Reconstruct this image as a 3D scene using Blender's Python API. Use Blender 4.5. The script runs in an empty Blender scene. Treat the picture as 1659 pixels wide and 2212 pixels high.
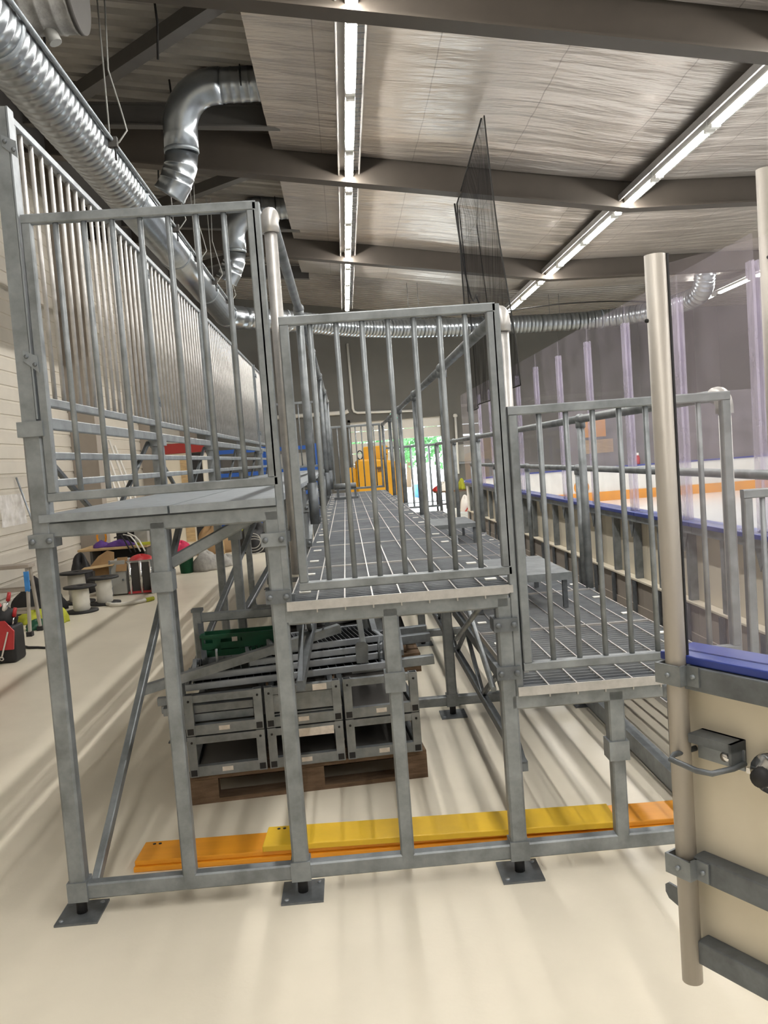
import bpy, math, random
from mathutils import Vector, Matrix
random.seed(11)
SC = bpy.context.scene
COL = SC.collection
PI = math.pi
V = Vector

# ------------------------------------------------------------------ helpers
def link(o, parent=None):
    COL.objects.link(o)
    if parent is not None:
        o.parent = parent
    return o

def tag(o, label=None, cat=None, group=None, kind=None):
    if label: o['label'] = label
    if cat: o['category'] = cat
    if group: o['group'] = group
    if kind: o['kind'] = kind
    return o

def thing(name, loc, label, cat, group=None, rz=0.0):
    o = bpy.data.objects.new(name, None)
    o.empty_display_size = 0.1
    o.location = loc
    o.rotation_euler = (0, 0, rz)
    link(o)
    return tag(o, label, cat, group)

def kids(o):
    return [c for c in bpy.data.objects if c.parent is o]

def copy_tree(o, tree=None, parent=None):
    c = o.copy()
    link(c, parent)
    for ch in list(o.children):
        copy_tree(ch, None, c)
    return c

class MB:
    """collects vertices and faces for ONE mesh"""
    def __init__(self):
        self.v = []; self.f = []; self.sm = []
    def add(self, vs, fs, smooth=False):
        b = len(self.v)
        self.v += [tuple(p) for p in vs]
        for f in fs:
            self.f.append([i + b for i in f]); self.sm.append(smooth)
        return self
    def box(self, lo, hi):
        x0, y0, z0 = lo; x1, y1, z1 = hi
        return self.add([(x0,y0,z0),(x1,y0,z0),(x1,y1,z0),(x0,y1,z0),(x0,y0,z1),(x1,y0,z1),(x1,y1,z1),(x0,y1,z1)],
                        [(0,3,2,1),(4,5,6,7),(0,1,5,4),(1,2,6,5),(2,3,7,6),(3,0,4,7)])
    def frame_axes(self, d, up=(0,0,1)):
        d = V(d).normalized(); up = V(up)
        if abs(d.dot(up)) > 0.98: up = V((0,1,0)) if abs(d.y) < .9 else V((1,0,0))
        s = d.cross(up).normalized(); u = s.cross(d).normalized()
        return d, s, u
    def bar(self, p0, p1, w, h=None, up=(0,0,1), bev=0.0):
        """rectangular bar from p0 to p1, w sideways, h along up, chamfered edges"""
        h = w if h is None else h
        p0 = V(p0); p1 = V(p1)
        d, s, u = self.frame_axes(p1 - p0, up)
        if bev <= 0:
            pr = [(-w/2,-h/2),(w/2,-h/2),(w/2,h/2),(-w/2,h/2)]
        else:
            b = bev
            pr = [(-w/2+b,-h/2),(w/2-b,-h/2),(w/2,-h/2+b),(w/2,h/2-b),(w/2-b,h/2),(-w/2+b,h/2),(-w/2,h/2-b),(-w/2,-h/2+b)]
        return self.extr(p0, p1, s, u, pr)
    def extr(self, p0, p1, s, u, pr, cap=True):
        n = len(pr)
        vs = [p0 + s*a + u*b for a, b in pr] + [p1 + s*a + u*b for a, b in pr]
        fs = [(i, (i+1) % n, n+(i+1) % n, n+i) for i in range(n)]
        if cap: fs += [tuple(range(n-1,-1,-1)), tuple(range(n, 2*n))]
        return self.add(vs, fs)
    def hollow(self, p0, p1, w, h=None, t=0.004, up=(0,0,1)):
        """square tube with open ends"""
        h = w if h is None else h
        p0 = V(p0); p1 = V(p1); d, s, u = self.frame_axes(p1 - p0, up)
        o = [(-w/2,-h/2),(w/2,-h/2),(w/2,h/2),(-w/2,h/2)]
        i_ = [(-w/2+t,-h/2+t),(w/2-t,-h/2+t),(w/2-t,h/2-t),(-w/2+t,h/2-t)]
        vs = []
        for p in (p0, p1):
            vs += [p + s*a + u*b for a, b in o]; vs += [p + s*a + u*b for a, b in i_]
        fs = []
        for k in range(4):
            j = (k+1) % 4
            fs += [(k, j, 8+j, 8+k), (4+j, 4+k, 12+k, 12+j), (j, k, 4+k, 4+j), (8+k, 8+j, 12+j, 12+k)]
        return self.add(vs, fs)
    def tube(self, p0, p1, r, n=12, r1=None):
        return self.path([p0, p1], r, n, r1=r1)
    def path(self, pts, r, n=12, r1=None, cap=True, radii=None, smooth=True):
        pts = [V(p) for p in pts]; N = len(pts)
        tan = []
        for i in range(N):
            a = pts[max(i-1,0)]; b = pts[min(i+1,N-1)]
            tan.append((b - a).normalized())
        ref = V((0,0,1)) if abs(tan[0].z) < 0.9 else V((1,0,0))
        s = tan[0].cross(ref).normalized()
        vs = []
        for i in range(N):
            s = (s - tan[i]*s.dot(tan[i])).normalized()
            u = tan[i].cross(s)
            rr = radii[i] if radii else (r if r1 is None else r + (r1-r)*i/(N-1))
            for k in range(n):
                a = 2*PI*k/n
                vs.append(pts[i] + s*(rr*math.cos(a)) + u*(rr*math.sin(a)))
        fs = []
        for i in range(N-1):
            for k in range(n):
                j = (k+1) % n
                fs.append((i*n+k, i*n+j, (i+1)*n+j, (i+1)*n+k))
        b = len(self.v)
        self.add(vs, fs, smooth)
        if cap:
            self.f.append([b+k for k in range(n-1,-1,-1)]); self.sm.append(False)
            self.f.append([b+(N-1)*n+k for k in range(n)]); self.sm.append(False)
        return self
    def lathe(self, c, prof, n=24, axis='z', smooth=True):
        """prof = [(r, h)...] turned about axis through c"""
        c = V(c)
        def pt(r, h, a):
            x, y = r*math.cos(a), r*math.sin(a)
            return c + (V((x,y,h)) if axis == 'z' else V((h,x,y)) if axis == 'x' else V((y,h,x)))
        vs = [pt(r, h, 2*PI*k/n) for r, h in prof for k in range(n)]
        fs = []
        for i in range(len(prof)-1):
            for k in range(n):
                j = (k+1) % n
                fs.append((i*n+k, i*n+j, (i+1)*n+j, (i+1)*n+k))
        return self.add(vs, fs, smooth)
    def ball(self, c, r, n=12, m=8, sc=(1,1,1)):
        c = V(c); vs = []; fs = []
        for i in range(m+1):
            t = PI*i/m
            for k in range(n):
                a = 2*PI*k/n
                vs.append(c + V((r*sc[0]*math.sin(t)*math.cos(a), r*sc[1]*math.sin(t)*math.sin(a), r*sc[2]*math.cos(t))))
        for i in range(m):
            for k in range(n):
                j = (k+1) % n
                fs.append((i*n+k, (i+1)*n+k, (i+1)*n+j, i*n+j))
        return self.add(vs, fs, True)
    def prism(self, poly, d):
        """poly: list of 3d points (flat), extruded by vector d"""
        n = len(poly); d = V(d)
        vs = [V(p) for p in poly] + [V(p)+d for p in poly]
        fs = [tuple(range(n-1,-1,-1)), tuple(range(n,2*n))] + [(i,(i+1)%n,n+(i+1)%n,n+i) for i in range(n)]
        return self.add(vs, fs)
    def grid(self, fn, nu, nv, smooth=True):
        vs = [fn(i/nu, j/nv) for i in range(nu+1) for j in range(nv+1)]
        fs = [(i*(nv+1)+j, (i+1)*(nv+1)+j, (i+1)*(nv+1)+j+1, i*(nv+1)+j+1) for i in range(nu) for j in range(nv)]
        return self.add(vs, fs, smooth)
    def build(self, name, mat, parent=None, local=False):
        me = bpy.data.meshes.new(name)
        off = V((0,0,0))
        if parent is not None and not local:
            p = parent
            while p is not None:
                off += p.location; p = p.parent
        me.from_pydata([tuple(V(p) - off) for p in self.v], [], self.f)
        me.polygons.foreach_set('use_smooth', self.sm)
        me.update()
        if mat is not None: me.materials.append(mat)
        o = bpy.data.objects.new(name, me)
        return link(o, parent)

def bev(o, w=0.004, seg=2):
    m = o.modifiers.new('edge', 'BEVEL'); m.width = w; m.segments = seg; m.limit_method = 'ANGLE'; m.angle_limit = 0.6
    return o

# ------------------------------------------------------------------ materials
MATS = {}
def mat(name, col, rough=0.5, metal=0.0, spec=0.5, var=0.0, vscale=8.0, vstretch=(1,1,1), bump=0.0, bscale=40.0, bstretch=(1,1,1), emit=None, estr=0.0, col2=None, coord='Object'):
    m = bpy.data.materials.new(name); m.use_nodes = True
    nt = m.node_tree; N = nt.nodes; L = nt.links
    b = N['Principled BSDF']
    b.inputs['Base Color'].default_value = (*col, 1)
    b.inputs['Roughness'].default_value = rough
    b.inputs['Metallic'].default_value = metal
    b.inputs['Specular IOR Level'].default_value = spec
    tc = None
    if var > 0 or bump > 0:
        tc = N.new('ShaderNodeTexCoord')
    if var > 0:
        mp = N.new('ShaderNodeMapping'); mp.inputs['Scale'].default_value = vstretch
        L.new(tc.outputs[coord], mp.inputs['Vector'])
        nz = N.new('ShaderNodeTexNoise'); nz.inputs['Scale'].default_value = vscale; nz.inputs['Detail'].default_value = 5; nz.inputs['Roughness'].default_value = .6
        L.new(mp.outputs[0], nz.inputs['Vector'])
        rp = N.new('ShaderNodeValToRGB')
        rp.color_ramp.elements[0].position = .3; rp.color_ramp.elements[1].position = .7
        c2 = col2 if col2 else tuple(min(1, c*(1+var)) for c in col)
        rp.color_ramp.elements[0].color = (*[c*(1-var) for c in col], 1)
        rp.color_ramp.elements[1].color = (*c2, 1)
        L.new(nz.outputs['Fac'], rp.inputs['Fac'])
        L.new(rp.outputs['Color'], b.inputs['Base Color'])
    if bump > 0:
        mp = N.new('ShaderNodeMapping'); mp.inputs['Scale'].default_value = bstretch
        L.new(tc.outputs[coord], mp.inputs['Vector'])
        nz = N.new('ShaderNodeTexNoise'); nz.inputs['Scale'].default_value = bscale; nz.inputs['Detail'].default_value = 3
        L.new(mp.outputs[0], nz.inputs['Vector'])
        bp = N.new('ShaderNodeBump'); bp.inputs['Strength'].default_value = bump; bp.inputs['Distance'].default_value = .02
        L.new(nz.outputs['Fac'], bp.inputs['Height']); L.new(bp.outputs[0], b.inputs['Normal'])
    if emit:
        b.inputs['Emission Color'].default_value = (*emit, 1); b.inputs['Emission Strength'].default_value = estr
    MATS[name] = m
    return m

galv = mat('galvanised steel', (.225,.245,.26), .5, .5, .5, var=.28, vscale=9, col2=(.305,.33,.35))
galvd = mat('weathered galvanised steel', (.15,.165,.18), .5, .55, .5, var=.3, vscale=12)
galvl = mat('bright galvanised steel', (.29,.32,.35), .42, .55, .5, var=.18, vscale=14)
galvw = mat('pale highlight galvanised steel', (.47,.46,.45), .38, .4, .5, var=.15, vscale=20)  # paler tone carries painted highlights on fence bars and near handrail uprights
gratem = mat('grating steel', (.31,.335,.37), .5, .4, .5, var=.2, vscale=6)
ductm = mat('spiral duct zinc', (.36,.39,.42), .28, .9, .5, var=.12, vscale=5)
alum = mat('satin aluminium', (.40,.37,.33), .46, .3, .5, var=.05, vscale=3, vstretch=(1,1,.1))
foil = None
floorm = mat('cream floor coating', (.78,.72,.60), .34, 0, .45, var=.06, vscale=1.3, bump=.03, bscale=60)
wallm = mat('off white wall cladding', (.60,.56,.49), .55, 0, .4, var=.05, vscale=2)
backm = mat('grey wall panel', (.165,.165,.155), .7, 0, .3, var=.06, vscale=1.5)
deckm = mat('roof deck steel', (.34,.32,.29), .5, .35, .4, var=.15, vscale=2)
steelp = mat('painted beam steel', (.070,.058,.047), .55, .0, .4, var=.08, vscale=3)
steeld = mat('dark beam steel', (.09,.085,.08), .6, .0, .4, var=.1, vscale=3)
colm = mat('column paint', (.34,.30,.26), .6, 0, .4, var=.06, vscale=3)
lampm = mat('lit fluorescent tube', (1,1,1), .5, 0, .5, emit=(1.0,.965,.90), estr=62.0)
traym = mat('lamp tray steel', (.34,.33,.32), .45, .6, .5, var=.08, vscale=6)
blackm = mat('black rubber', (.018,.018,.02), .6, 0, .4)
blackr = mat('black rope', (.02,.019,.018), .8, 0, .3)
white = mat('white plastic', (.80,.79,.75), .45, 0, .5, var=.03, vscale=4)
boardw = mat('cream board plastic', (.74,.68,.56), .5, 0, .4, var=.04, vscale=3)
bluem = mat('blue cap plastic', (.022,.045,.26), .35, 0, .5, var=.1, vscale=5)
orangem = mat('orange plastic board', (.80,.33,.02), .42, 0, .5, var=.08, vscale=3, vstretch=(.5,6,1))
yellowm = mat('yellow plastic board', (.74,.47,.025), .42, 0, .5, var=.1, vscale=4)
woodm = mat('pallet wood', (.15,.10,.065), .8, 0, .2, var=.35, vscale=6, vstretch=(1,8,8), bump=.3, bscale=30)
woodl = mat('light timber', (.52,.37,.20), .7, 0, .3, var=.2, vscale=6, vstretch=(1,6,6))
cardm = mat('cardboard', (.36,.23,.12), .85, 0, .2, var=.12, vscale=6)
greenm = mat('green crate plastic', (.005,.085,.04), .45, 0, .5, var=.15, vscale=7)
redm = mat('red plastic', (.45,.03,.035), .4, 0, .5, var=.15, vscale=8)
pinkm = mat('pink cloth', (.62,.05,.12), .8, 0, .2, var=.2, vscale=9)
purplem = mat('purple cloth', (.12,.06,.25), .8, 0, .2, var=.3, vscale=9)
limem = mat('lime yellow fabric', (.42,.44,.05), .8, 0, .2, var=.2, vscale=9)
sackm = mat('grey sack', (.38,.37,.35), .85, 0, .2, var=.25, vscale=10, bump=.5, bscale=14)
greyp = mat('grey paint', (.36,.36,.34), .5, .1, .4, var=.08, vscale=4)
ropew = mat('white rope coil', (.74,.72,.66), .8, 0, .2, var=.06, vscale=8)
chrome = mat('chrome', (.75,.75,.76), .15, 1.0, .5)
zam = mat('ice resurfacer yellow', (.72,.36,.015), .4, 0, .5, var=.05, vscale=2)
icem = mat('ice', (.80,.84,.88), .18, 0, .6, var=.03, vscale=1)
rackb = mat('rack blue paint', (.02,.10,.42), .45, 0, .5)
redp = mat('red header paint', (.33,.035,.03), .5, 0, .4)
exitm = mat('exit sign green', (.05,.55,.42), .5, 0, .5, emit=(.1,.85,.6), estr=.9)
glassj = mat('milky polycarbonate strip', (.62,.58,.68), .3, 0, .5, var=.08, vscale=10)
leafm = mat('tree leaves', (.06,.17,.05), .7, 0, .3, var=.5, vscale=3)
barkm = mat('bark', (.12,.08,.05), .9, 0, .2)
outm = mat('pale outdoor paving', (.72,.72,.70), .8, 0, .2, var=.06, vscale=2)
lab = mat('sticker paper', (.72,.66,.60), .6, 0, .3, var=.15, vscale=30)
bluelab = mat('blue label', (.05,.25,.65), .5, 0, .4)

def mixmat(name, col, fac, gl=0.0, rough=.05, pattern=None):
    """see-through sheet: transparent mixed with a diffuse veil and a little gloss"""
    m = bpy.data.materials.new(name); m.use_nodes = True
    nt = m.node_tree; N = nt.nodes; L = nt.links
    N.remove(N['Principled BSDF'])
    out = N['Material Output']
    tr = N.new('ShaderNodeBsdfTransparent'); df = N.new('ShaderNodeBsdfDiffuse'); df.inputs['Color'].default_value = (*col, 1)
    mx = N.new('ShaderNodeMixShader'); mx.inputs['Fac'].default_value = fac
    L.new(tr.outputs[0], mx.inputs[1]); L.new(df.outputs[0], mx.inputs[2])
    last = mx
    if pattern:
        tc = N.new('ShaderNodeTexCoord'); mp = N.new('ShaderNodeMapping'); mp.inputs['Scale'].default_value = pattern
        nz = N.new('ShaderNodeTexNoise'); nz.inputs['Scale'].default_value = 3; nz.inputs['Detail'].default_value = 3
        mr = N.new('ShaderNodeMapRange'); mr.inputs['From Min'].default_value = .3; mr.inputs['From Max'].default_value = .7
        mr.inputs['To Min'].default_value = fac*.55; mr.inputs['To Max'].default_value = min(1, fac*1.4)
        L.new(tc.outputs['Object'], mp.inputs['Vector']); L.new(mp.outputs[0], nz.inputs['Vector'])
        L.new(nz.outputs['Fac'], mr.inputs['Value']); L.new(mr.outputs[0], mx.inputs['Fac'])
    if gl > 0:
        g = N.new('ShaderNodeBsdfGlossy'); g.inputs['Roughness'].default_value = rough
        m2 = N.new('ShaderNodeMixShader'); fr = N.new('ShaderNodeFresnel'); fr.inputs['IOR'].default_value = 1.0 + gl
        ge = N.new('ShaderNodeNewGeometry'); iv = N.new('ShaderNodeMath'); iv.operation = 'SUBTRACT'; iv.inputs[0].default_value = 1.0; L.new(ge.outputs['Backfacing'], iv.inputs[1])
        mu = N.new('ShaderNodeMath'); mu.operation = 'MULTIPLY'; L.new(fr.outputs[0], mu.inputs[0]); L.new(iv.outputs[0], mu.inputs[1]); m5 = N.new('ShaderNodeMath'); m5.operation = 'MULTIPLY'; m5.inputs[1].default_value = .45; L.new(mu.outputs[0], m5.inputs[0]); L.new(m5.outputs[0], m2.inputs['Fac']); L.new(mx.outputs[0], m2.inputs[1]); L.new(g.outputs[0], m2.inputs[2])
        last = m2
    L.new(last.outputs[0], out.inputs['Surface'])
    MATS[name] = m
    return m
glassm = mixmat('rink shield glass', (.66,.60,.70), .09, .12, .03, (1,1,1))
netm = mixmat('black protective netting', (.012,.012,.013), .56, 0, 0, (1,9,.6))
stripm = mixmat('cloudy clear strip', (.70,.65,.80), .36, .2, .1, (4,4,1))
sheetm = mixmat('clear plastic film', (.95,.94,.95), .5, 0, .1, (2,2,2))

def foil_material():
    m = bpy.data.materials.new('silver ceiling foil'); m.use_nodes = True
    nt = m.node_tree; N = nt.nodes; L = nt.links; b = N['Principled BSDF']
    b.inputs['Metallic'].default_value = .72; b.inputs['Roughness'].default_value = .34
    tc = N.new('ShaderNodeTexCoord'); sp = N.new('ShaderNodeSeparateXYZ'); L.new(tc.outputs['Object'], sp.inputs[0])
    # seams of the 1.22 m wide sheets
    md = N.new('ShaderNodeMath'); md.operation = 'PINGPONG'; md.inputs[1].default_value = .61
    L.new(sp.outputs['X'], md.inputs[0])
    lt = N.new('ShaderNodeMath'); lt.operation = 'LESS_THAN'; lt.inputs[1].default_value = .006; L.new(md.outputs[0], lt.inputs[0])
    nz = N.new('ShaderNodeTexNoise'); nz.inputs['Scale'].default_value = .8; nz.inputs['Detail'].default_value = 3; L.new(tc.outputs['Object'], nz.inputs['Vector'])
    rp = N.new('ShaderNodeValToRGB'); rp.color_ramp.elements[0].position = .35; rp.color_ramp.elements[1].position = .7
    rp.color_ramp.elements[0].color = (.50,.455,.41,1); rp.color_ramp.elements[1].color = (.59,.545,.50,1); L.new(nz.outputs['Fac'], rp.inputs['Fac'])
    mx = N.new('ShaderNodeMix'); mx.data_type = 'RGBA'; mx.inputs['B'].default_value = (.36,.32,.29,1)
    L.new(lt.outputs[0], mx.inputs['Factor']); L.new(rp.outputs[0], mx.inputs['A']); L.new(mx.outputs['Result'], b.inputs['Base Color'])
    mp = N.new('ShaderNodeMapping'); mp.inputs['Scale'].default_value = (.55, 3.6, 1); L.new(tc.outputs['Object'], mp.inputs[0])
    n2 = N.new('ShaderNodeTexNoise'); n2.inputs['Scale'].default_value = 1.5; n2.inputs['Detail'].default_value = 4; n2.inputs['Roughness'].default_value = .6; L.new(mp.outputs[0], n2.inputs['Vector'])
    bp = N.new('ShaderNodeBump'); bp.inputs['Strength'].default_value = .75; bp.inputs['Distance'].default_value = .07
    L.new(n2.outputs['Fac'], bp.inputs['Height']); L.new(bp.outputs[0], b.inputs['Normal'])
    return m
foil = foil_material()
ORD = ['nearest','second nearest','third nearest','fourth nearest','fifth nearest','sixth nearest','seventh nearest','eighth nearest','ninth nearest','tenth nearest','eleventh nearest','twelfth nearest','thirteenth nearest','fourteenth nearest','fifteenth nearest','sixteenth nearest','seventeenth nearest','eighteenth nearest','nineteenth nearest','twentieth nearest']
# ------------------------------------------------------------------ the hall
XW, XR, YB, YN = -4.5, 15.5, 25.0, -8.0
def zb(x):
    """underside of the rafters"""
    return 1.65 + 3.75 - .15*(x - .35) if x < 4.2 else 1.65 + 3.75 - .15*3.85 - .012*(x - 4.2)
def struct(o):
    o['kind'] = 'structure'; return o

fl = MB().box((XW-.2, YN-.2, -.12), (XR+.2, YB, 0))
struct(fl.build('floor', floorm))

# left wall: horizontally grooved cladding
def wall_left():
    m = MB(); z = 0; prof = [(0, 0)]
    while z < 7.0:
        prof += [(0, z+.155), (-.014, z+.163), (-.014, z+.192), (0, z+.2)]; z += .2
    n = len(prof)
    vs = [(XW + a, YN, b) for a, b in prof] + [(XW + a, YB, b) for a, b in prof]
    m.add(vs, [(i, n+i, n+i+1, i+1) for i in range(n-1)])
    m.box((XW-.12, YN, 0), (XW-.02, YB, 7.1))
    return struct(m.build('wall_left', wallm))
wall_left()

# back wall with the door opening
DX0, DX1, DZ = .23, 2.87, 2.72
m = MB()
for (a, b, c, d) in ((XW-.1, DX0, 0, 7.2), (DX1, XR, 0, 7.2), (DX0, DX1, DZ, 7.2)):
    m.box((a, YB, c), (b, YB+.12, d))
struct(m.build('wall_back', backm))
m = MB()
for x in (-3.1, -1.9, -.7, 4.1, 5.3, 6.5, 7.7, 8.9, 11.3, 12.5):
    m.box((x-.012, YB-.012, 0), (x+.012, YB+.01, 6.0))
struct(m.build('trim_1', backm))
struct(MB().box((XR, YN, 0), (XR+.1, YB, 7.2)).build('wall_right', backm))
struct(MB().box((XW-.1, YN-.12, 0), (XR, YN, 7.4)).build('wall_near', wallm))

# corrugated roof deck
def deck():
    m = MB(); xs = [XW-.1, -2, .35, 4.2, XR+.1]
    ys = []; y = YN-.1; k = 0
    while y < YB+.2:
        ys += [(y, 0), (y+.11, 0), (y+.135, .055), (y+.225, .055)]; y += .25
    n = len(ys)
    vs = [(x, yy, zb(x) + .62 + h) for x in xs for yy, h in ys]
    fs = [(i*n+j, i*n+j+1, (i+1)*n+j+1, (i+1)*n+j) for i in range(len(xs)-1) for j in range(n-1)]
    m.add(vs, fs)
    vs2 = [(x, yy, zb(x) + .95) for x in xs for yy in (YN-.1, YB+.2)]
    m.add(vs2, [(2*i, 2*i+1, 2*i+3, 2*i+2) for i in range(len(xs)-1)])
    return struct(m.build('ceiling', deckm))
deck()

# rafters (I beams following the roof slope)
RY = [-6.2, -1.6, 3.0, 7.5, 11.95, 16.6]
def rafter(y):
    m = MB(); xs = [XW, .35, 4.2, XR]
    for a, b in zip(xs[:-1], xs[1:]):
        za, zc = zb(a), zb(b)
        def slab(w, z0, z1):
            m.add([(a,y-w,za+z0),(b,y-w,zc+z0),(b,y+w,zc+z0),(a,y+w,za+z0),(a,y-w,za+z1),(b,y-w,zc+z1),(b,y+w,zc+z1),(a,y+w,za+z1)],
                  [(0,3,2,1),(4,5,6,7),(0,1,5,4),(1,2,6,5),(2,3,7,6),(3,0,4,7)])
        slab(.11, 0, .022); slab(.016, .022, .578); slab(.11, .578, .60)
    o = m.build('roof_beam', steelp); struct(o)
for y in RY: rafter(y)
# diagonal wind braces and struts under the deck on the uncovered side
for (a, b) in (((-.35, 7.7), (-3.6, 11.7)), ((-.35, 12.2), (-3.6, 16.3)), ((-.35, 16.8), (-3.6, 20.9))):
    m = MB(); p0 = V((a[0], a[1], zb(a[0]) + .45)); p1 = V((b[0], b[1], zb(b[0]) + .45))
    m.bar(p0, p1, .16, .16)
    struct(m.build('roof_beam', steeld))
for (y0, y1) in ((11.0, 11.25), (15.8, 15.95), (19.9, 20.1)):
    m = MB(); p0 = V((-4.2, y1, zb(-4.2)+.12)); p1 = V((-.5, y0, zb(-.5)+.32))
    d = p1 - p0
    m.bar(p0, p1, .14, .02); m.bar(p0 + V((0,0,.13)), p1 + V((0,0,.13)), .016, .25); m.bar(p0 + V((0,0,.26)), p1 + V((0,0,.26)), .14, .02)
    struct(m.build('roof_beam', steeld))
# eave channel along the left wall
m = MB(); m.box((-3.9, YN, 6.08), (-3.7, YB, 6.62))
struct(m.build('trim_2', steeld))
# wall columns (H sections)
for y in (4.9, 9.7, 14.5, 19.3, 24.0):
    m = MB(); x0 = XW; x1 = XW + .42
    m.box((x0, y-.13, 0), (x0+.02, y+.13, 6.9)); m.box((x1-.02, y-.13, 0), (x1, y+.13, 6.9)); m.box((x0+.02, y-.01, 0), (x1-.02, y+.01, 6.9))
    if y > 13: m.box((x0+.02, y-.125, 0), (x1-.02, y-.105, 6.9))
    struct(m.build('wall_column', colm))

# silver foil ceiling between the rafters, rippled
def foil_bay(y0, y1, x0, x1, dz=.36):
    m = MB()
    rnd = random.Random(int(y0*10))
    ph = [rnd.uniform(0, 6.28) for _ in range(6)]
    def fn(u, v):
        x = x0 + (x1-x0)*u; y = y0 + (y1-y0)*v
        s = math.sin(PI*v)
        z = zb(x) + dz - .10*s*(.7+.3*math.sin(x*1.1+ph[0]))
        z += .007*math.sin(y*9+ph[1]+.6*math.sin(x*1.7)) + .004*math.sin(y*17+ph[2]+math.sin(x*1.1+ph[3])) + .02*math.sin(x*2.3+ph[4])*s
        return (x, y, z)
    m.grid(fn, 70, 60)
    return struct(m.build('ceiling_panel', foil))
for y0, y1 in ((-8, -6.3), (-6.1, -1.7), (-1.5, 2.9), (3.1, 7.4), (7.6, 11.85), (12.05, 16.5), (16.7, 19.4)):
    foil_bay(y0, y1, -.65, XR)

# the partly raised sectional door
m = MB()
for k in range(2):
    z0 = 2.14 + .30*k
    m.box((DX0, YB+.04, z0+.006), (DX1, YB+.09, min(z0+.294, DZ)))
d = struct(m.build('door_1', white)); d['label'] = 'white sectional door raised above the bright opening'
m = MB(); m.box((DX0-.07, YB-.03, 0), (DX0, YB+.02, DZ+.07)); m.box((DX1, YB-.03, 0), (DX1+.07, YB+.02, DZ+.07)); m.box((DX0-.07, YB-.03, DZ), (DX1+.07, YB+.02, DZ+.07))
struct(m.build('door_frame', backm))
# closed leaf on the left half behind the vehicle
m = MB()
for k in range(7):
    m.box((DX0, YB+.05, .3*k+.006), (1.62, YB+.08, .3*k+.294))
struct(m.build('door_2', white))

# outdoors
struct(MB().box((-30, YB+.12, -.14), (40, 70, -.02)).build('ground', outm))

# ------------------------------------------------------------------ camera
W_, H_, F_ = 1659, 2212, 1840.0
cam = bpy.data.cameras.new('camera'); co = bpy.data.objects.new('camera', cam); link(co)
cam.sensor_fit = 'VERTICAL'; cam.sensor_height = 24.0; cam.sensor_width = 18.0; cam.lens = 24.0*F_/H_
cam.clip_start = .05; cam.clip_end = 300
yaw, pit, rol = math.radians(2.348), math.radians(-3.684), math.radians(4.233)
fw = V((math.sin(yaw)*math.cos(pit), math.cos(yaw)*math.cos(pit), math.sin(pit)))
rt = V((math.cos(yaw), -math.sin(yaw), 0)); up = rt.cross(fw)
r2 = rt*math.cos(rol) - up*math.sin(rol); u2 = up*math.cos(rol) + rt*math.sin(rol)
M4 = Matrix(((r2.x,u2.x,-fw.x,0),(r2.y,u2.y,-fw.y,0),(r2.z,u2.z,-fw.z,1.65),(0,0,0,1)))
co.matrix_world = M4
SC.camera = co

# ------------------------------------------------------------------ world and view
w = bpy.data.worlds.new('sky'); SC.world = w; w.use_nodes = True
bg = w.node_tree.nodes['Background']; bg.inputs['Color'].default_value = (.82,.92,1.0,1); bg.inputs['Strength'].default_value = 8.0
SC.view_settings.view_transform = 'Standard'; SC.view_settings.look = 'None'; SC.view_settings.gamma = 1.0
SC.view_settings.exposure = 0.86; SC.view_settings.use_curve_mapping = False
SC.cycles.max_bounces = 8; SC.cycles.diffuse_bounces = 4; SC.cycles.glossy_bounces = 3; SC.cycles.transparent_max_bounces = 24
SC.cycles.sample_clamp_indirect = 6.0; SC.cycles.caustics_reflective = False; SC.cycles.caustics_refractive = False
SC.cycles.use_denoising = True

# ------------------------------------------------------------------ lights: rows of tubes in steel trays
def light_row(x, ys, where, first_seen, tray_w, y0, y1):
    zt = lambda yy: zb(x) + .10
    root = thing('light_tray', (x, y0, zt(0)), f'long steel light tray hung {where}', 'light tray', 'light trays')
    m = MB(); z = zt(0) + .10; hw = tray_w/2
    m.box((x-hw, y0, z), (x+hw, y1, z+.006)); o = m.build('tray', traym, root)
    for s in (-1, 1):
        m = MB(); m.box((x+s*hw-.004, y0, z-.07), (x+s*hw+.004, y1, z+.01)); m.box((x+s*hw-(.018 if s>0 else 0), y0, z-.072), (x+s*hw+(.018 if s<0 else 0), y1, z-.068)); m.build('side_rail', traym, root)
    m = MB(); yy = y0
    while yy < y1:
        m.box((x+hw-.10, yy, z-.03), (x+hw-.004, yy+.006, z-.024)); yy += .12
    m.box((x+hw-.10, y0, z-.036), (x+hw-.096, y1, z-.03)); m.box((x+hw-.05, y0, z-.036), (x+hw-.046, y1, z-.03))
    m.build('cable_ladder', galvl, root)
    seen = 0
    first = None
    for i, yc in enumerate(ys):
        if yc > first_seen:
            lb = f'{ORD[seen]} lit tube light in the row {where}'; seen += 1
        else:
            lb = f'lit tube light {where}, over the near end'
        t = thing('tube_light', (x, yc, zt(0)), lb, 'light', f'tube lights of the row {where}')
        if first is None:
            m = MB()
            prof = [(.02,-.71),(.036,-.69),(.036,.69),(.02,.71)]
            n_ = 8
            pr_ = [(.044*math.cos(PI+PI*k/n_), .042*math.sin(PI+PI*k/n_)-.001) for k in range(n_+1)]
            m.extr(V((0,-.71,0)), V((0,.71,0)), V((1,0,0)), V((0,0,1)), pr_); a = m.build('tube', lampm, t, True)
            m = MB(); m.box((-.055,-.80,.0),(.055,.80,.10)); b = m.build('housing', white, t, True)
            m = MB(); m.box((-.048,-.775,-.04),(.048,-.711,-.001)); c = m.build('end_cap', white, t, True)
            m = MB(); m.box((-.048,.711,-.04),(.048,.775,-.001)); d = m.build('end_cap', white, t, True)
            first = (a, b, c, d)
        else:
            for q in first: link(q.copy(), t)
P_ = 1.63
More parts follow.
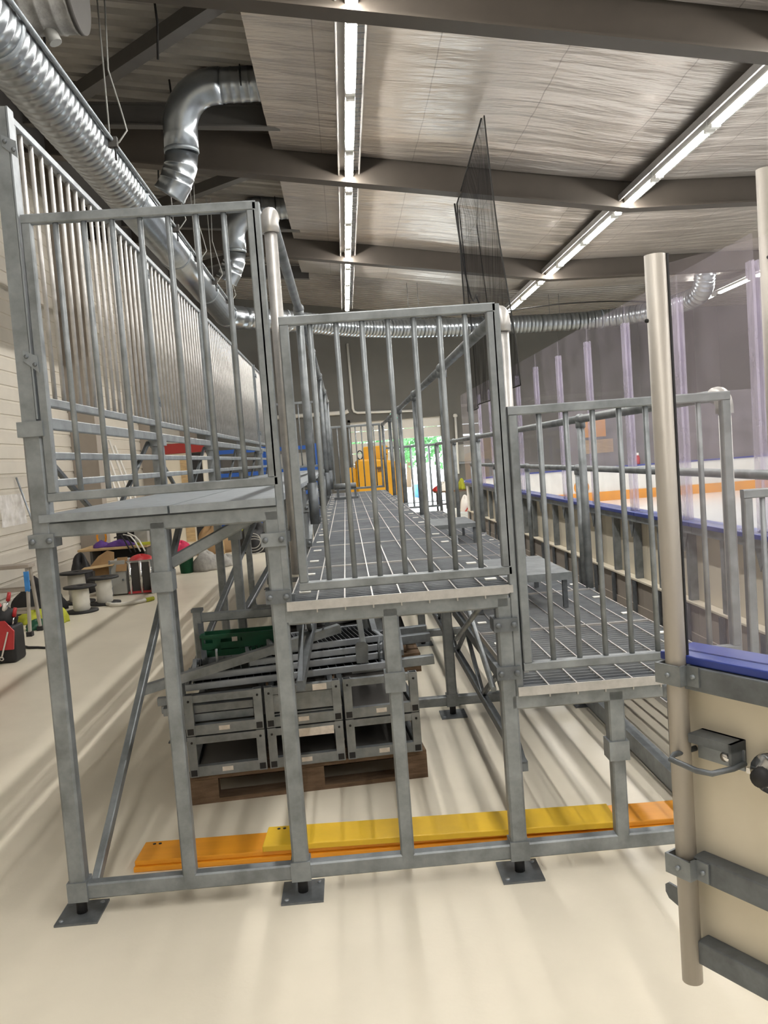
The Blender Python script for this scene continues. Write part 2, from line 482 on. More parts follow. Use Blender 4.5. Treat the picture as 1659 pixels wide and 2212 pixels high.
light_row(.35, [8.45 - P_*k for k in range(9, 0, -1)] + [8.45 + P_*k for k in range(0, 9)], 'above the middle tier', 6.5, .29, YN+.3, 22.4)
light_row(4.2, [8.4 - P_*k for k in range(9, 0, -1)] + [8.4 + P_*k for k in range(0, 8)], 'over the rink edge', 8.0, .26, YN+.3, 20.9)
light_row(8.9, [-1.0, .8, 2.6, 4.4, 6.2, 8, 9.8, 11.6, 13.4, 15.2, 17, 18.8, 20.6], 'over the far ice', 14.0, .26, -2, 22)
# ------------------------------------------------------------------ grandstand
BAY = 2.06
TY = [3.2 + BAY*k for k in range(6)]
XL, X1, X2, X3, X4 = -1.13, -.287, .557, 1.40, 2.0
ZT = [1.53, 1.135, .74, .355]                       # deck heights of the four tiers
LG = [(XL, 1.47), (X1, 1.48), (X2, 1.085), (X3, .69)]
MIDS = [(-.71, 1.47, 1.25), (.125, 1.08, .80), (.965, .69, .46)]

def collar(m, x, y, z, s=.088, h=.055):
    m.box((x-s/2, y-s/2, z-h/2), (x+s/2, y+s/2, z+h/2))

def make_trestle():
    y = 0.0
    t = thing('trestle_frame', (0, 0, 0), 'x', 'scaffold frame', 'cross frames of the grandstand')
    m = MB().bar((XL+.03, y, .095), (X3-.03, y, .095), .05, .06, bev=.006); m.build('base_beam', galv, t)
    for i, (x, zt) in enumerate(LG):
        m = MB(); m.bar((x, y, .07), (x, y, zt), .062, .062, up=(0,1,0), bev=.008)
        lg = m.build('leg', galv, t)
        m = MB(); collar(m, x, y, .10, .074, .075); m.build('socket', galv, lg)
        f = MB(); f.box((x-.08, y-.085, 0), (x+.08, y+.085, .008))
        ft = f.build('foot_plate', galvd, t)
        f = MB(); f.lathe((x, y, .008), [(0,0),(.02,0),(.02,.072),(0,.072)], 12); f.build('foot_screw', blackm, ft)
        for dx, dy in ((-.06,-.06),(.06,.06)):
            f = MB(); f.lathe((x+dx, y+dy, .008), [(0,.004),(.009,.004),(.009,0)], 8); f.build('bolt', galvl, ft)
    # collars and sleeves on the main legs
    for x, zs in ((XL, (1.435,)), (X1, (1.375, 1.16)), (X2, (.985, .80)), (X3, (.60,))):
        for z in zs:
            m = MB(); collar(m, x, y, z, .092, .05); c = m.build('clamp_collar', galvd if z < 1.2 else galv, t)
            for s in (-1, 1):
                b = MB(); b.lathe((x+s*.03, y-.046, z), [(0,-.008),(.011,-.008),(.011,0)], 8, 'y'); b.build('bolt', galvd, c)
    for i, (x, zt, zc) in enumerate(MIDS):
        m = MB(); m.bar((x, y, .10), (x, y, zc), .052, .052, up=(0,1,0), bev=.006)
        m.bar((x, y, zc), (x, y, zt), .062, .062, up=(0,1,0), bev=.006); m.build('middle_leg', galv, t)
        m = MB(); collar(m, x, y, zc, .078, .075); m.build('clamp_collar', galv, t)
    # bearers carrying the decks
    for (a, b, z) in ((XL, X1+.02, ZT[0]), (X1+.03, X2+.015, ZT[1]), (X2+.01, X3+.05, ZT[2]), (X3+.05, X4, ZT[3])):
        m = MB(); m.bar((a, y-.005, z-.058), (b, y-.005, z-.058), .052, .058, bev=.006); m.build('bearer', galv, t)
    m = MB(); m.bar((X4-.04, y, 0), (X4-.04, y, ZT[3]-.09), .05, .05, up=(0,1,0)); m.build('middle_leg', galv, t)
    m = MB(); m.bar((X3+.06, y, 0.0), (X3+.06, y, ZT[3]-.09), .05, .05, up=(0,1,0)); m.build('middle_leg', galv, t)
    return t
tr0 = make_trestle()
trl = ['front cross frame of the grandstand on three square foot plates, facing the open floor', 'second cross frame of the grandstand, behind the pallet of steel modules', 'third cross frame under the grandstand decks', 'fourth cross frame under the grandstand decks',
       'fifth cross frame under the grandstand decks', 'last cross frame at the far end of the grandstand']
for i, y in enumerate(TY):
    o = tr0 if i == 0 else copy_tree(tr0)
    o.location = (0, y, 0); o['label'] = trl[i]

# ---- rear posts of the top tier
def rear_post(y, i):
    t = thing('fence_post', (XL, y, 1.46), f'{ORD[i]} tall square post holding the barred back fence', 'post', 'posts of the back fence')
    m = MB(); m.bar((XL, y, 1.46), (XL, y, 1.86), .068, .068, up=(0,1,0), bev=.008); m.build('lower_tube', galv, t)
    m = MB(); m.box((XL-.03, y-.035, 1.86), (XL+.022, y+.03, 2.99)); m.build('upper_tube', galv, t)
    m = MB(); m.box((XL+.024, y-.036, 1.88), (XL+.030, y+.02, 2.99)); m.build('edge_strip', galvl, t)
    m = MB(); collar(m, XL, y, 1.845, .092, .055); m.build('clamp_collar', galv, t)
    for z in (2.86, 2.10):
        m = MB(); m.prism([(XL+.0, y-.040, z+.03), (XL+.05, y-.040, z+.005), (XL+.052, y-.040, z-.055), (XL+.0, y-.040, z-.01)], (0, .005, 0))
        pl = m.build('clip_plate', galvl, t)
        for dx, dz in ((.012, .005), (.04, -.025)):
            b = MB(); b.lathe((XL+dx, y-.040, z+dz), [(0,-.008),(.007,-.008),(.007,0)], 8, 'y'); b.build('bolt', galvd, pl)
for i, y in enumerate(TY): rear_post(y, i)

# ---- barred fence panels between the rear posts
def fence_panel():
    L = BAY - .085
    t = thing('barred_fence', (XL, 0, 1.94), 'x', 'fence panel', 'barred panels of the back fence')
    x = XL
    def B(nm, a, b, w, h, up=(0,0,1), mt=galv):
        mm = MB(); mm.bar(a, b, w, h, up, .004); return mm.build(nm, mt, t)
    B('top_rail', (x, .045, 2.975), (x, .045+L, 2.975), .032, .032, mt=galvl)
    B('bottom_rail', (x, .045, 1.955), (x, .045+L, 1.955), .032, .034)
    B('stile', (x, .06, 1.97), (x, .06, 2.96), .032, .032, (0,1,0)); B('stile', (x, .03+L, 1.97), (x, .03+L, 2.96), .032, .032, (0,1,0))
    n = 17
    for k in range(n):
        yy = .045 + L*(k+1)/(n+1)
        mm = MB(); mm.tube((x, yy, 1.965), (x, yy, 2.965), .0095, 8); mm.build('bar', galvw, t)  # bars coloured paler to stand for their highlights
    return t
fp = fence_panel()
for i in range(5):
    o = fp if i == 0 else copy_tree(fp)
    o.location = (XL, TY[i], 1.94); o['label'] = f'{ORD[i]} barred steel panel of the tall back fence'
# the mesh was built around y=0: shift is by location only

# ---- rails and cross braces of the rear row
for i in range(5):
    y0, y1 = TY[i] + .036, TY[i+1] - .036
    for z, h, nm in ((1.873, .045, 'upper back rail'), (1.748, .03, 'middle back rail'), (1.643, .03, 'lower back rail')):
        m = MB(); m.bar((XL, y0, z), (XL, y1, z), .03, h, bev=.004)
        tag(m.build('guard_rail', galv), f'{nm} below the barred fence, {ORD[i]} bay', 'rail', 'rails below the back fence')
    ym = (y0+y1)/2
    for s, (ya, yb_) in enumerate(((y0, ym-.02), (y1, ym+.02))):
        m = MB(); m.bar((XL-.05, ya, 1.84), (XL-.05, yb_, 1.40), .022, .022, bev=.003)
        tag(m.build('cross_brace', galvd), f'{"falling" if s == 0 else "rising"} cross brace behind the top tier, {ORD[i]} bay', 'brace', 'cross braces of the rear row')
    # longitudinal ledgers and braces under the decks
    for x, z, nm in ((X1+.05, 1.06, 'middle'), (X2+.05, .665, 'lower')):
        m = MB(); m.bar((x, y0, z), (x, y1, z), .03, .05); m.bar((x, y0, z-.26), (x, y1, z-.26), .03, .04)
        for k in range(4):
            a = y0 + (y1-y0)*k/4; b = y0 + (y1-y0)*(k+1)/4
            m.bar((x, a, z-.25 if k % 2 == 0 else z-.02), (x, b, z-.02 if k % 2 == 0 else z-.25), .02, .02)
        tag(m.build('lattice_girder', galvd), f'lattice girder under the inner edge of the {nm} tier, {ORD[i]} bay', 'girder', 'lattice girders under the decks')
    m = MB(); m.bar((X3+.02, y0, .055), (X3+.02, y1, .055), .06, .09)
    tag(m.build('floor_rail', galv), f'low steel rail on the floor under the lowest tier, {ORD[i]} bay', 'rail', 'floor rails of the lowest tier')
    for s in (0, 1):
        m = MB(); a, b = ((.72, 1.06) if s == 0 else (1.06, .72))
        m.tube((X2-.05-.02*s, y0, a), (X2-.05-.02*s, y0+.95, b), .012, 8)
        tag(m.build('cross_brace', galv), f'{"rising" if s == 0 else "falling"} thin brace under the middle tier edge, {ORD[i]} bay', 'brace', 'thin braces under the middle tier')
# visible raking braces of the front bay
m = MB(); m.bar((XL+.05, 3.24, .10), (-1.0, 5.20, 1.42), .045, .03, up=(1,0,0), bev=.004)
tag(m.build('raking_brace', galv), 'long flat brace rising from the front left foot plate', 'brace')
m = MB(); m.bar((-.69, 3.27, 1.31), (-.31, 3.30, 1.487), .045, .045, bev=.005)
tag(m.build('knee_brace', galv), 'short square brace rising to the top tier front beam', 'brace')
for k, (a, b) in enumerate((((-.70, 5.30, .75), (-.30, 7.2, 1.4)), ((-.31, 5.30, .6), (-.31, 7.2, 1.38)), ((-1.1, 5.3, .3), (-.72, 7.25, 1.35)))):
    m = MB(); m.bar(a, b, .04, .03, bev=.004)
    tag(m.build('raking_brace', galv), ['slanting brace behind the middle leg of the second cross frame', 'slanting brace in the second bay beside the middle tier', 'slanting brace in the second bay near the wall side'][k], 'brace')

# ---- decks
def solid_deck(i):
    y0, y1 = TY[i] - (.045 if i == 0 else 0), TY[i+1]
    t = thing('deck_plate', (XL, y0, ZT[0]), f'{ORD[i]} solid steel deck section of the top tier', 'deck', 'solid decks of the top tier')
    xm = -.66
    m = MB(); m.box((XL+.0, y0, ZT[0]-.028), (xm-.004, y1-.004, ZT[0])); m.build('plank', galvl, t)
    m = MB(); m.box((xm+.004, y0, ZT[0]-.028), (X1+.02, y1-.004, ZT[0])); m.build('plank', galvl, t)
for i in range(5): solid_deck(i)

def grating(w, L):
    t = thing('grating_panel', (0, 0, 0), 'x', 'grating', 'x')
    h = .028
    m = MB()
    for a, b in (((0,0,-h),(w,.006,0)), ((0,L-.006,-h),(w,L,0)), ((0,.006,-h),(.005,L-.006,0)), ((w-.005,.006,-h),(w,L-.006,0))): m.box(a, b)
    m.build('frame', galvw, t, True)
    m = MB(); n = int(L/.040)
    for k in range(1, n):
        yy = L*k/n; m.box((.005, yy-.0012, -.022), (w-.005, yy+.0012, -.002))
    m.build('cross_slats', gratem, t, True)
    m = MB(); n = 8
    for k in range(1, n):
        xx = w*k/n; m.box((xx-.0026, .006, -h-.016), (xx+.0026, L-.006, .0))
    m.build('bearing_slats', galvw, t, True)
    for (a, b) in ((.03, .22), (.03, L-.28), (w-.075, .17), (w-.075, L-.33)):
        m = MB(); m.box((a, b, -.001), (a+.045, b+.035, .004)); m.build('clip', white, t, True)
    return t
GL = BAY/2
def lay(x0, w, z, nm, first=None, n=10, skip=()):
    g0 = grating(w, GL - .006)
    for k in range(n):
        o = g0 if k == 0 else copy_tree(g0)
        o.location = (x0, TY[0] - .045 + GL*k, z); o['label'] = f'{ORD[k]} grating panel of the {nm} tier'; o['group'] = f'gratings of the {nm} tier'
lay(X1+.035, .845, ZT[1], 'middle')
lay(X2+.045, .86, ZT[2], 'lower')
lay(X3+.075, .56, ZT[3], 'lowest')
# edge profiles at the deck fronts (bright strip)
for i, (a, b, z) in enumerate(((X1+.03, X2+.02, ZT[1]), (X2+.03, X3+.06, ZT[2]), (X3+.07, X4+.04, ZT[3]))):
    m = MB(); m.box((a, TY[0]-.052, z-.030), (b, TY[0]-.046, z+.004))
    tag(m.build('edge_strip', galvw), f'bright edge strip at the near end of the {["middle","lower","lowest"][i]} tier', 'edge strip', 'edge strips of the decks')
# intermediate step boxes on the lower tier
def step_box(x0, x1, y0, y1, z, lb):
    t = thing('step_box', (x0, y0, ZT[2]), lb, 'step', 'loose steps on the tiers')
    g = MB(); g.box((x0, y0, z-.035), (x1, y1, z)); g.build('tread', galvd, t)
    f = MB(); f.box((x0-.004, y0-.008, z-.04), (x1+.004, y0, z+.002)); f.build('nosing', galv, t)
    for xx in (x0+.03, x1-.03):
        for yy in (y0+.04, y1-.04):
            l = MB(); l.bar((xx, yy, ZT[2]), (xx, yy, z-.035), .025, .025, up=(0,1,0)); l.build('leg', galvd, t)
step_box(.66, 1.20, 4.64, 5.45, .94, 'nearer grating step box standing on the lower tier')
step_box(.66, 1.25, 8.3, 9.2, .94, 'farther grating step box standing on the lower tier')
# small trestle-like stool at the far end of the middle tier
t = thing('deck_stool', (-.02, 11.3, ZT[1]), 'low grey steel stool with a round tube, far along the middle tier', 'stool')
m = MB(); m.box((-.18, 11.2, ZT[1]+.0), (.14, 11.42, ZT[1]+.03)); m.build('base', galvd, t)
m = MB(); m.tube((-.17, 11.26, ZT[1]+.17), (.12, 11.26, ZT[1]+.17), .04, 14); m.build('tube', galv, t)
for xx in (-.14, .09):
    m = MB(); m.box((xx, 11.24, ZT[1]+.03), (xx+.03, 11.30, ZT[1]+.14)); m.build('leg', galvd, t)

# ---- end gates with seven bars
def gate(x0, x1, z0, z1, y, lb):
    t = thing('guard_gate', (x0, y, z0), lb, 'guard gate', 'barred end guards of the tiers')
    s = .034
    def B(nm, a, b, up=(0,0,1)):
        mm = MB(); mm.bar(a, b, s, s, up, .004); return mm.build(nm, galv, t)
    B('top_rail', (x0, y, z1-s/2), (x1, y, z1-s/2)); B('bottom_rail', (x0, y, z0+s/2), (x1, y, z0+s/2))
    B('stile', (x0+s/2, y, z0+s), (x0+s/2, y, z1-s), (0,1,0)); B('stile', (x1-s/2, y, z0+s), (x1-s/2, y, z1-s), (0,1,0))
    for k in range(7):
        xx = x0 + s/2 + (x1-x0-s)*(k+1)/8
        mm = MB(); mm.tube((xx, y, z0+s-.004), (xx, y, z1-s+.004), .0105, 10); mm.build('bar', galv, t)
    return t
yg = 3.185
gate(-1.095, -.255, 1.575, 2.612, yg, 'barred end guard closing the near end of the top tier')
gate(-.205, .595, 1.172, 2.190, yg, 'barred end guard closing the near end of the middle tier')
gate(.618, 1.465, .797, 1.803, yg, 'barred end guard closing the near end of the lower tier')
gate(1.50, 2.02, .40, 1.425, yg, 'narrow barred end guard closing the near end of the lowest tier')
ye = TY[5] + .03
gate(-1.095, -.255, 1.575, 2.612, ye, 'barred end guard at the far end of the top tier')
gate(-.205, .595, 1.172, 2.190, ye, 'barred end guard at the far end of the middle tier')
gate(.618, 1.465, .797, 1.803, ye, 'barred end guard at the far end of the lower tier')
# square guard posts beside the gates
for (x, z0, z1, lb) in ((-.238, 1.06, 2.605, 'top'), (.613, .70, 2.185, 'middle')):
    t = thing('guard_post', (x, yg+.0, z0), f'square guard post clamped beside the {lb} tier end guard', 'post', 'square posts beside the end guards')
    dx = .016
    m = MB(); m.bar((x-dx-.018+.018, yg-.0, z0), (x-dx, yg-.0, z1 if lb != 'x' else z1), .030, .034, up=(0,1,0), bev=.004); m.build('post_tube', galv, t)
    for z in (z0+.08, z0+.32):
        m = MB(); m.box((x-.075, yg+.018, z-.02), (x+.01, yg+.05, z+.02)); c = m.build('clamp', galvd, t)
# ---- round handrails, one length per bay
def handrail(x, z, ztop_deck, i, nm, near):
    y0, y1 = TY[i] + (.0 if i else .045), TY[i+1]
    t = thing('handrail', (x, y0, z), f'round handrail of the {nm} tier, {ORD[i]} bay', 'handrail', f'handrails of the {nm} tier')
    r = .0243
    m = MB(); m.tube((x, y0 + (0 if i else .05), z), (x, y1, z), r, 14); m.build('rail', galv, t)
    if i == 0:
        pts = [(x, y0, z-.075)] + [(x, y0+.05-.05*math.cos(a), z-.05+.05*math.sin(a)) for a in [PI/2*k/5 for k in range(6)]] + [(x, y0+.08, z)]
        m = MB(); m.path(pts, .033, 16); m.build('elbow', galvw, t)
        m = MB(); m.tube((x, y0, ztop_deck-.30), (x, y0, z-.06), r, 14); m.build('upright', galvw, t)  # paler colour stands in for light caught by upright and elbow
    else:
        m = MB(); m.tube((x, y0, ztop_deck-.20), (x, y0, z-.02), r, 14); m.build('upright', galv, t)
        m = MB(); m.tube((x, y0, ztop_deck-.26), (x, y0, ztop_deck-.005), .032, 14); m.build('sleeve', galvd, t)
        m = MB(); m.ball((x, y0, z), .034, 12, 8, (1,1.3,1)); m.tube((x, y0, z-.055), (x, y0, z), .031, 12); m.build('tee_fitting', galv, t)
    if i == 4:
        m = MB(); m.tube((x, y1, ztop_deck-.2), (x, y1, z-.02), r, 14); m.build('upright', galv, t)
        m = MB(); m.ball((x, y1, z), .034); m.build('tee_fitting', galv, t)
for i in range(5):
    handrail(-.212, 2.585, ZT[0], i, 'top', i == 0)
    handrail(.632, 2.165, ZT[1], i, 'middle', i == 0)
    handrail(1.475, 1.795, ZT[2], i, 'lower', i == 0)
    handrail(2.005, 1.43, ZT[3], i, 'lowest', i == 0)
# ------------------------------------------------------------------ rink: boards, shield glass, ice
XR0 = 2.10; ZC = 1.11; ZM = .60; ZI = .41
Y0R = 4.16; Y1R = 15.16
m = MB(); m.box((XR0+.14, YN, ZI-.35), (XR-.4, 17.45, ZI)); struct(m.build('ice_floor', icem))
def board_section(y0, y1, i):
    t = thing('dasher_board', (XR0, y0, 0), f'{ORD[i]} section of the rink boards with cream panel and blue cap', 'rink board', 'rink board sections along the stand')
    m = MB(); m.box((XR0+.075, y0, ZM-.2), (XR0+.095, y1, ZC-.03)); m.build('panel', boardw, t)
    m = MB(); m.box((XR0-.015, y0, ZC-.028), (XR0+.13, y1, ZC)); bev(m.build('cap', bluem, t), .004)
    m = MB(); m.box((XR0+.0, y0, ZC-.075), (XR0+.05, y1, ZC-.03)); m.build('top_rail', galv, t)
    m = MB(); m.box((XR0-.0, y0, ZM-.012), (XR0+.07, y1, ZM)); m.build('lower_rail', boardw, t)
    m = MB(); m.box((XR0+.01, y0, .0), (XR0+.12, y1, ZM-.2)); m.box((XR0+.02, y0, ZM-.2), (XR0+.07, y1, ZM-.013)); m.build('base_boarding', colm, t)
    yy = y0 + .10; k = 0
    while yy < y1:
        m = MB(); m.box((XR0+.02, yy, ZM-.0), (XR0+.07, yy+.006, ZC-.076)); m.box((XR0+.02, yy+.006, ZM), (XR0+.026, yy+.048, ZC-.076))
        if k % 2 == 0: m.prism([(XR0+.012, yy, ZC-.076), (XR0+.012, yy+.11, ZC-.076), (XR0+.012, yy+.055, ZC-.20)], (.005, 0, 0))
        m.build('upright', galv, t)
        m = MB(); m.box((XR0-.004, yy+.0, .12), (XR0+.01, yy+.06, ZM-.02)); m.build('foot_bracket', galvd, t)
        yy += .5; k += 1
for i in range(11): board_section(Y0R + i, Y0R + i + 1 - .004, i)
def pane(y0, y1, i):
    t = thing('shield_glass', (XR0+.05, y0, ZC), f'{ORD[i]} clear shield pane above the rink boards', 'glass pane', 'shield panes along the stand')
    m = MB(); m.box((XR0+.052, y0+.006, ZC), (XR0+.064, y1-.006, 2.65)); m.build('pane', glassm, t)
    for s in (XR0+.034, XR0+.066):
        m = MB(); m.box((s, y0-.036, ZC+.0), (s+.014, y0+.036, 2.51)); m.build('joint_strip', stripm, t)
for i in range(11): pane(Y0R + i + .18, Y0R + i + 1.18, i)
# near end post of the boards
t = thing('board_post', (XR0, 4.06, 0), 'tall satin aluminium post ending the rink boards at the gateway', 'post')
m = MB(); m.path([(XR0, 4.06, .0), (XR0, 4.06, 2.88)], .045, 20); m.build('post_tube', alum, t)
for z in (2.46, 1.85):
    m = MB(); m.lathe((XR0-.025, 4.06-.040, z), [(0,-.004),(.009,-.004),(.009,.004)], 8, 'y'); m.build('hole_plug', blackm, t)
# rounded far corner and end boards
def wallrun(pts, nm, lb, zc=ZC):
    t = thing(nm, pts[0] + (0,) if len(pts[0]) == 2 else pts[0], lb, 'rink board')
    def strip(z0, z1, th, name, mt, off=0.0):
        m = MB(); n = len(pts)
        vs = []
        for i, p in enumerate(pts):
            a = V(pts[max(i-1,0)]); b = V(pts[min(i+1,n-1)]); d = (b-a); nx, ny = -d.y, d.x; l = math.hypot(nx, ny); nx /= l; ny /= l
            q0 = V((p[0]+nx*off, p[1]+ny*off)); q1 = V((p[0]+nx*(off+th), p[1]+ny*(off+th)))
            vs += [(q0.x,q0.y,z0),(q1.x,q1.y,z0),(q1.x,q1.y,z1),(q0.x,q0.y,z1)]
        fs = []
        for i in range(n-1):
            a = 4*i; b = a+4
            for k in range(4): fs.append((a+k, a+(k+1)%4, b+(k+1)%4, b+k))
        fs += [(0,1,2,3), (4*n-4, 4*n-1, 4*n-2, 4*n-3)]
        m.add(vs, fs); return m.build(name, mt, t)
    strip(ZI, zc-.03, .05, 'panel', white); strip(zc-.03, zc, .12, 'cap', bluem, -.03)
    strip(ZI-.0, ZI+.19, .02, 'kick_plate', orangem, -.021)
    return t
cx, cy, R_ = XR0+.10+2.3, Y1R, 2.3
arc = [(XR0+.10, Y1R-.05)] + [(cx - R_*math.cos(a), cy + R_*math.sin(a)) for a in [PI/2*k/10 for k in range(11)]]
wallrun(arc, 'dasher_board', 'curved corner of the white rink boards at the far end')
wallrun([(cx, cy+R_), (9.0, cy+R_), (XR-.5, cy+R_)], 'dasher_board', 'straight white end boards with yellow kick strip across the ice')
# glass above the end boards
for k in range(6):
    t = thing('shield_glass', (cx+1.5*k, cy+R_, ZC), f'{ORD[k]} shield pane on the end boards, counted from the corner', 'glass pane', 'shield panes on the end boards')
    m = MB(); m.box((cx+1.5*k, cy+R_, ZC), (cx+1.5*k+1.49, cy+R_+.012, 2.5)); m.build('pane', glassm, t)
# things beyond and on the end boards
t = thing('advert_panel', (4.78, cy+R_-.006, ZI+.2), 'small orange round mark on the white end boards', 'advert')
m = MB(); m.lathe((4.84, cy+R_-.012, .72), [(0,-.004),(.16,-.004),(.16,.004)], 20, 'y'); m.build('mark', orangem, t)
t = thing('wall_poster', (5.5, YB-.03, 2.0), 'blurred orange and tan poster on the grey back wall beyond the ice', 'poster')
m = MB(); m.box((7.05, YB-.02, 1.78), (7.75, YB-.012, 2.45)); m.build('sheet', orangem, t)
m = MB(); m.box((7.0, YB-.02, 1.30), (7.95, YB-.012, 1.70)); m.build('lower_sheet', woodl, t)
for k, x in enumerate((6.06, 6.28)):
    t = thing('drink_bottle', (x, cy+R_+.03, ZC), ['left of the two red and white bottles standing on the far rink boards', 'right of the two red and white bottles standing on the far rink boards'][k], 'bottle', 'bottles on the far boards')
    m = MB(); m.lathe((x, cy+R_+.03, ZC), [(0,0),(.05,0),(.05,.14),(.03,.19)], 14); m.build('body', redm, t)
    m = MB(); m.lathe((x, cy+R_+.03, ZC+.19), [(.03,0),(.03,.05),(0,.05)], 12); m.build('cap', white, t)
m = MB(); m.box((9.6, YB-.6, 0), (10.3, YB, 5.2)); struct(m.build('wall_column', steeld))  # added dark column, stands in for a dark band reflected in the glass

# ------------------------------------------------------------------ open rink gate beside the photographer
G0 = V((.833, 2.08, 0)); gd = V((.494, -.869, 0)).normalized(); gn = V((-gd.y, gd.x, 0))   # along the leaf, towards its outer face
if gn.x > 0: gn = -gn
ang = math.atan2(gd.y, gd.x)
t = thing('rink_gate', G0, 'open rink gate leaf with round aluminium post, blue cap and cream panel', 'gate', None, ang)
Lg = 1.15
# local frame: x along leaf, y = sideways (negative towards the stand side), z up
m = MB(); m.box((-.045, -.018, .30), (Lg, .0, 1.09)); pn = m.build('panel', boardw, t, True)
m = MB(); m.box((-.055, -.055, ZC-.022), (Lg, .075, ZC)); bev(m.build('cap', bluem, t, True), .004)
for nm, za, zc in (('top_rail', ZC-.082, ZC-.023), ('middle_rail', .545, .605), ('bottom_rail', .325, .385)):
    m = MB(); m.box((.02, -.065, za), (Lg, -.019, zc)); bev(m.build(nm, galvd, t, True), .004)
m = MB(); m.box((-.05, -.018, .30), (-.038, .03, ZC-.03)); m.build('edge_plate', galvd, t, True)
m = MB(); m.path([(.0, -.062, .27), (.0, -.062, 2.085)], .0255, 24); ps = m.build('post', alum, t, True)
m = MB(); m.lathe((-.012, -.0875, 1.93), [(0,-.003),(.005,-.003),(.005,.003)], 8, 'y'); m.build('hole_plug', blackm, ps, True)
for z in (1.065, .575):
    m = MB(); m.box((-.034, -.094, z-.025), (.034, -.088, z+.025)); m.box((.030, -.094, z-.025), (.036, -.018, z+.025)); m.box((.03, -.07, z-.025), (.07, -.064, z+.025)); m.box((-.040, -.094, z-.025), (-.034, -.018, z+.025))
    c = m.build('clamp_plate', galv, t, True)
    for x, yy in ((0, -.094), (.055, -.070)):
        b = MB(); b.lathe((x, yy, z), [(0,-.006),(.006,-.006),(.006,0)], 8, 'y'); b.build('bolt', galvl, c, True)
m = MB(); m.box((-.02, -.012, ZC), (Lg, .0, 2.07)); m.build('shield_pane', glassm, t, True)
m = MB(); m.box((.018, -.050, ZC), (.0255, -.044, 2.085)); m.build('black_seal', blackm, t, True)
m = MB(); m.box((-.025, -.013, ZC), (-.02, .001, 2.07)); m.build('edge_trim', white, t, True)
# latch: channel, plate, bail handle
m = MB(); m.box((.035, -.075, .90), (.155, -.02, .922)); m.box((.035, -.028, .868), (.155, -.02, .922)); m.box((.147, -.075, .872), (.155, -.02, .922)); m.build('latch_channel', galvd, t, True)
m = MB(); m.box((.03, -.034, .85), (.16, -.03, .90)); lp = m.build('latch_plate', galvl, t, True)
b = MB(); b.lathe((.118, -.040, .878), [(0,-.012),(.012,-.012),(.012,.006)], 10, 'y'); b.build('bolt', chrome, lp, True)
m = MB(); m.path([(.02, -.03, .87), (.01, -.10, .868), (.02, -.125, .866), (.095, -.125, .858), (.13, -.115, .858), (.155, -.07, .865), (.158, -.03, .868)], .007, 10); m.build('bail_handle', galvd, t, True)
m = MB(); m.lathe((.235, -.03, .87), [(0,-.05),(.022,-.05),(.03,-.03),(.045,-.028),(.05,0)], 16, 'y'); k = m.build('knob', chrome, t, True)
m = MB(); m.lathe((.235, -.085, .87), [(0,-.012),(.02,-.01),(.024,.01),(.02,.03)], 14, 'y'); m.build('knob_cap', blackm, k, True)
m = MB(); m.box((.175, -.05, .855), (.235, -.03, .868)); m.build('latch_bar', chrome, t, True)
m = MB(); m.box((-.062, -.03, .80), (-.045, -.012, .97)); lk = m.build('strike_plate', galvd, t, True)
b = MB(); b.lathe((-.058, -.03, .985), [(.0,0),(.012,0),(.012,.03),(0,.034)], 10); b.build('strike_pin', galvl, lk, True)
m = MB(); m.prism([(-.115, -.012, .44), (-.105, -.012, .425), (-.03, -.012, .40), (-.03, -.012, .46), (-.105, -.012, .468), (-.115, -.012, .46)], (0, .006, 0)); m.build('lock_tongue', galvd, t, True)

# ------------------------------------------------------------------ protective net hanging beside the rink
NX = 1.86
def netpt(u, v):
    # u along the wall (0 near, 1 far), v from top to bottom
    yt0, yt1 = 9.55, 9.85
    a = V((NX, 9.70, 5.18)); 
    near = [V((NX-.02, 9.70, 5.36)), V((NX-.02, 9.45, 3.9)), V((NX, 9.15, 2.9)), V((NX, 8.98, 2.30))]
    far = [V((NX-.04, 9.78, 5.36)), V((NX-.04, 12.30, 5.16)), V((NX, 12.35, 3.6)), V((NX, 12.45, 2.22))]
    def pl(c, s):
        s *= 3; i = min(int(s), 2); f = s - i
        return c[i].lerp(c[i+1], f)
    p = pl(near, v).lerp(pl(far, v), u)
    p.x += .05*math.sin(u*14 + v*2)*min(1, v*3)
    return p
t = thing('protective_net', (NX, 10.5, 2.25), 'black protective net gathered in a narrow curtain beside the rink glass', 'net')
m = MB(); m.grid(netpt, 24, 24); m.build('mesh', netm, t)
m = MB(); m.path([netpt(0, k/24) for k in range(25)], .008, 6); m.build('edge_cord', blackr, t)
m = MB(); m.path([netpt(1, k/24) for k in range(25)], .010, 6); m.build('edge_cord', blackr, t)
m = MB(); m.path([netpt(k/24, 1) for k in range(25)], .009, 6); m.build('bottom_cord', blackr, t)
t = thing('net_rope', (NX, 12.5, 4.9), 'black rope sagging from the net towards the far lights', 'rope')
def rp(a, b, sag, n=14):
    a = V(a); b = V(b)
    return [a.lerp(b, k/n) + V((0, 0, -sag*4*(k/n)*(1-k/n))) for k in range(n+1)]
pts = rp((NX-.03, 12.30, 5.16), (2.5, 15.0, 4.35), .55) + rp((2.5, 15.0, 4.35), (3.4, 18.5, 4.55), .2)[1:] + rp((3.4, 18.5, 4.55), (7.2, 18.8, 4.6), -.12)[1:]
m = MB(); m.path(pts, .014, 6); m.build('rope', blackr, t)
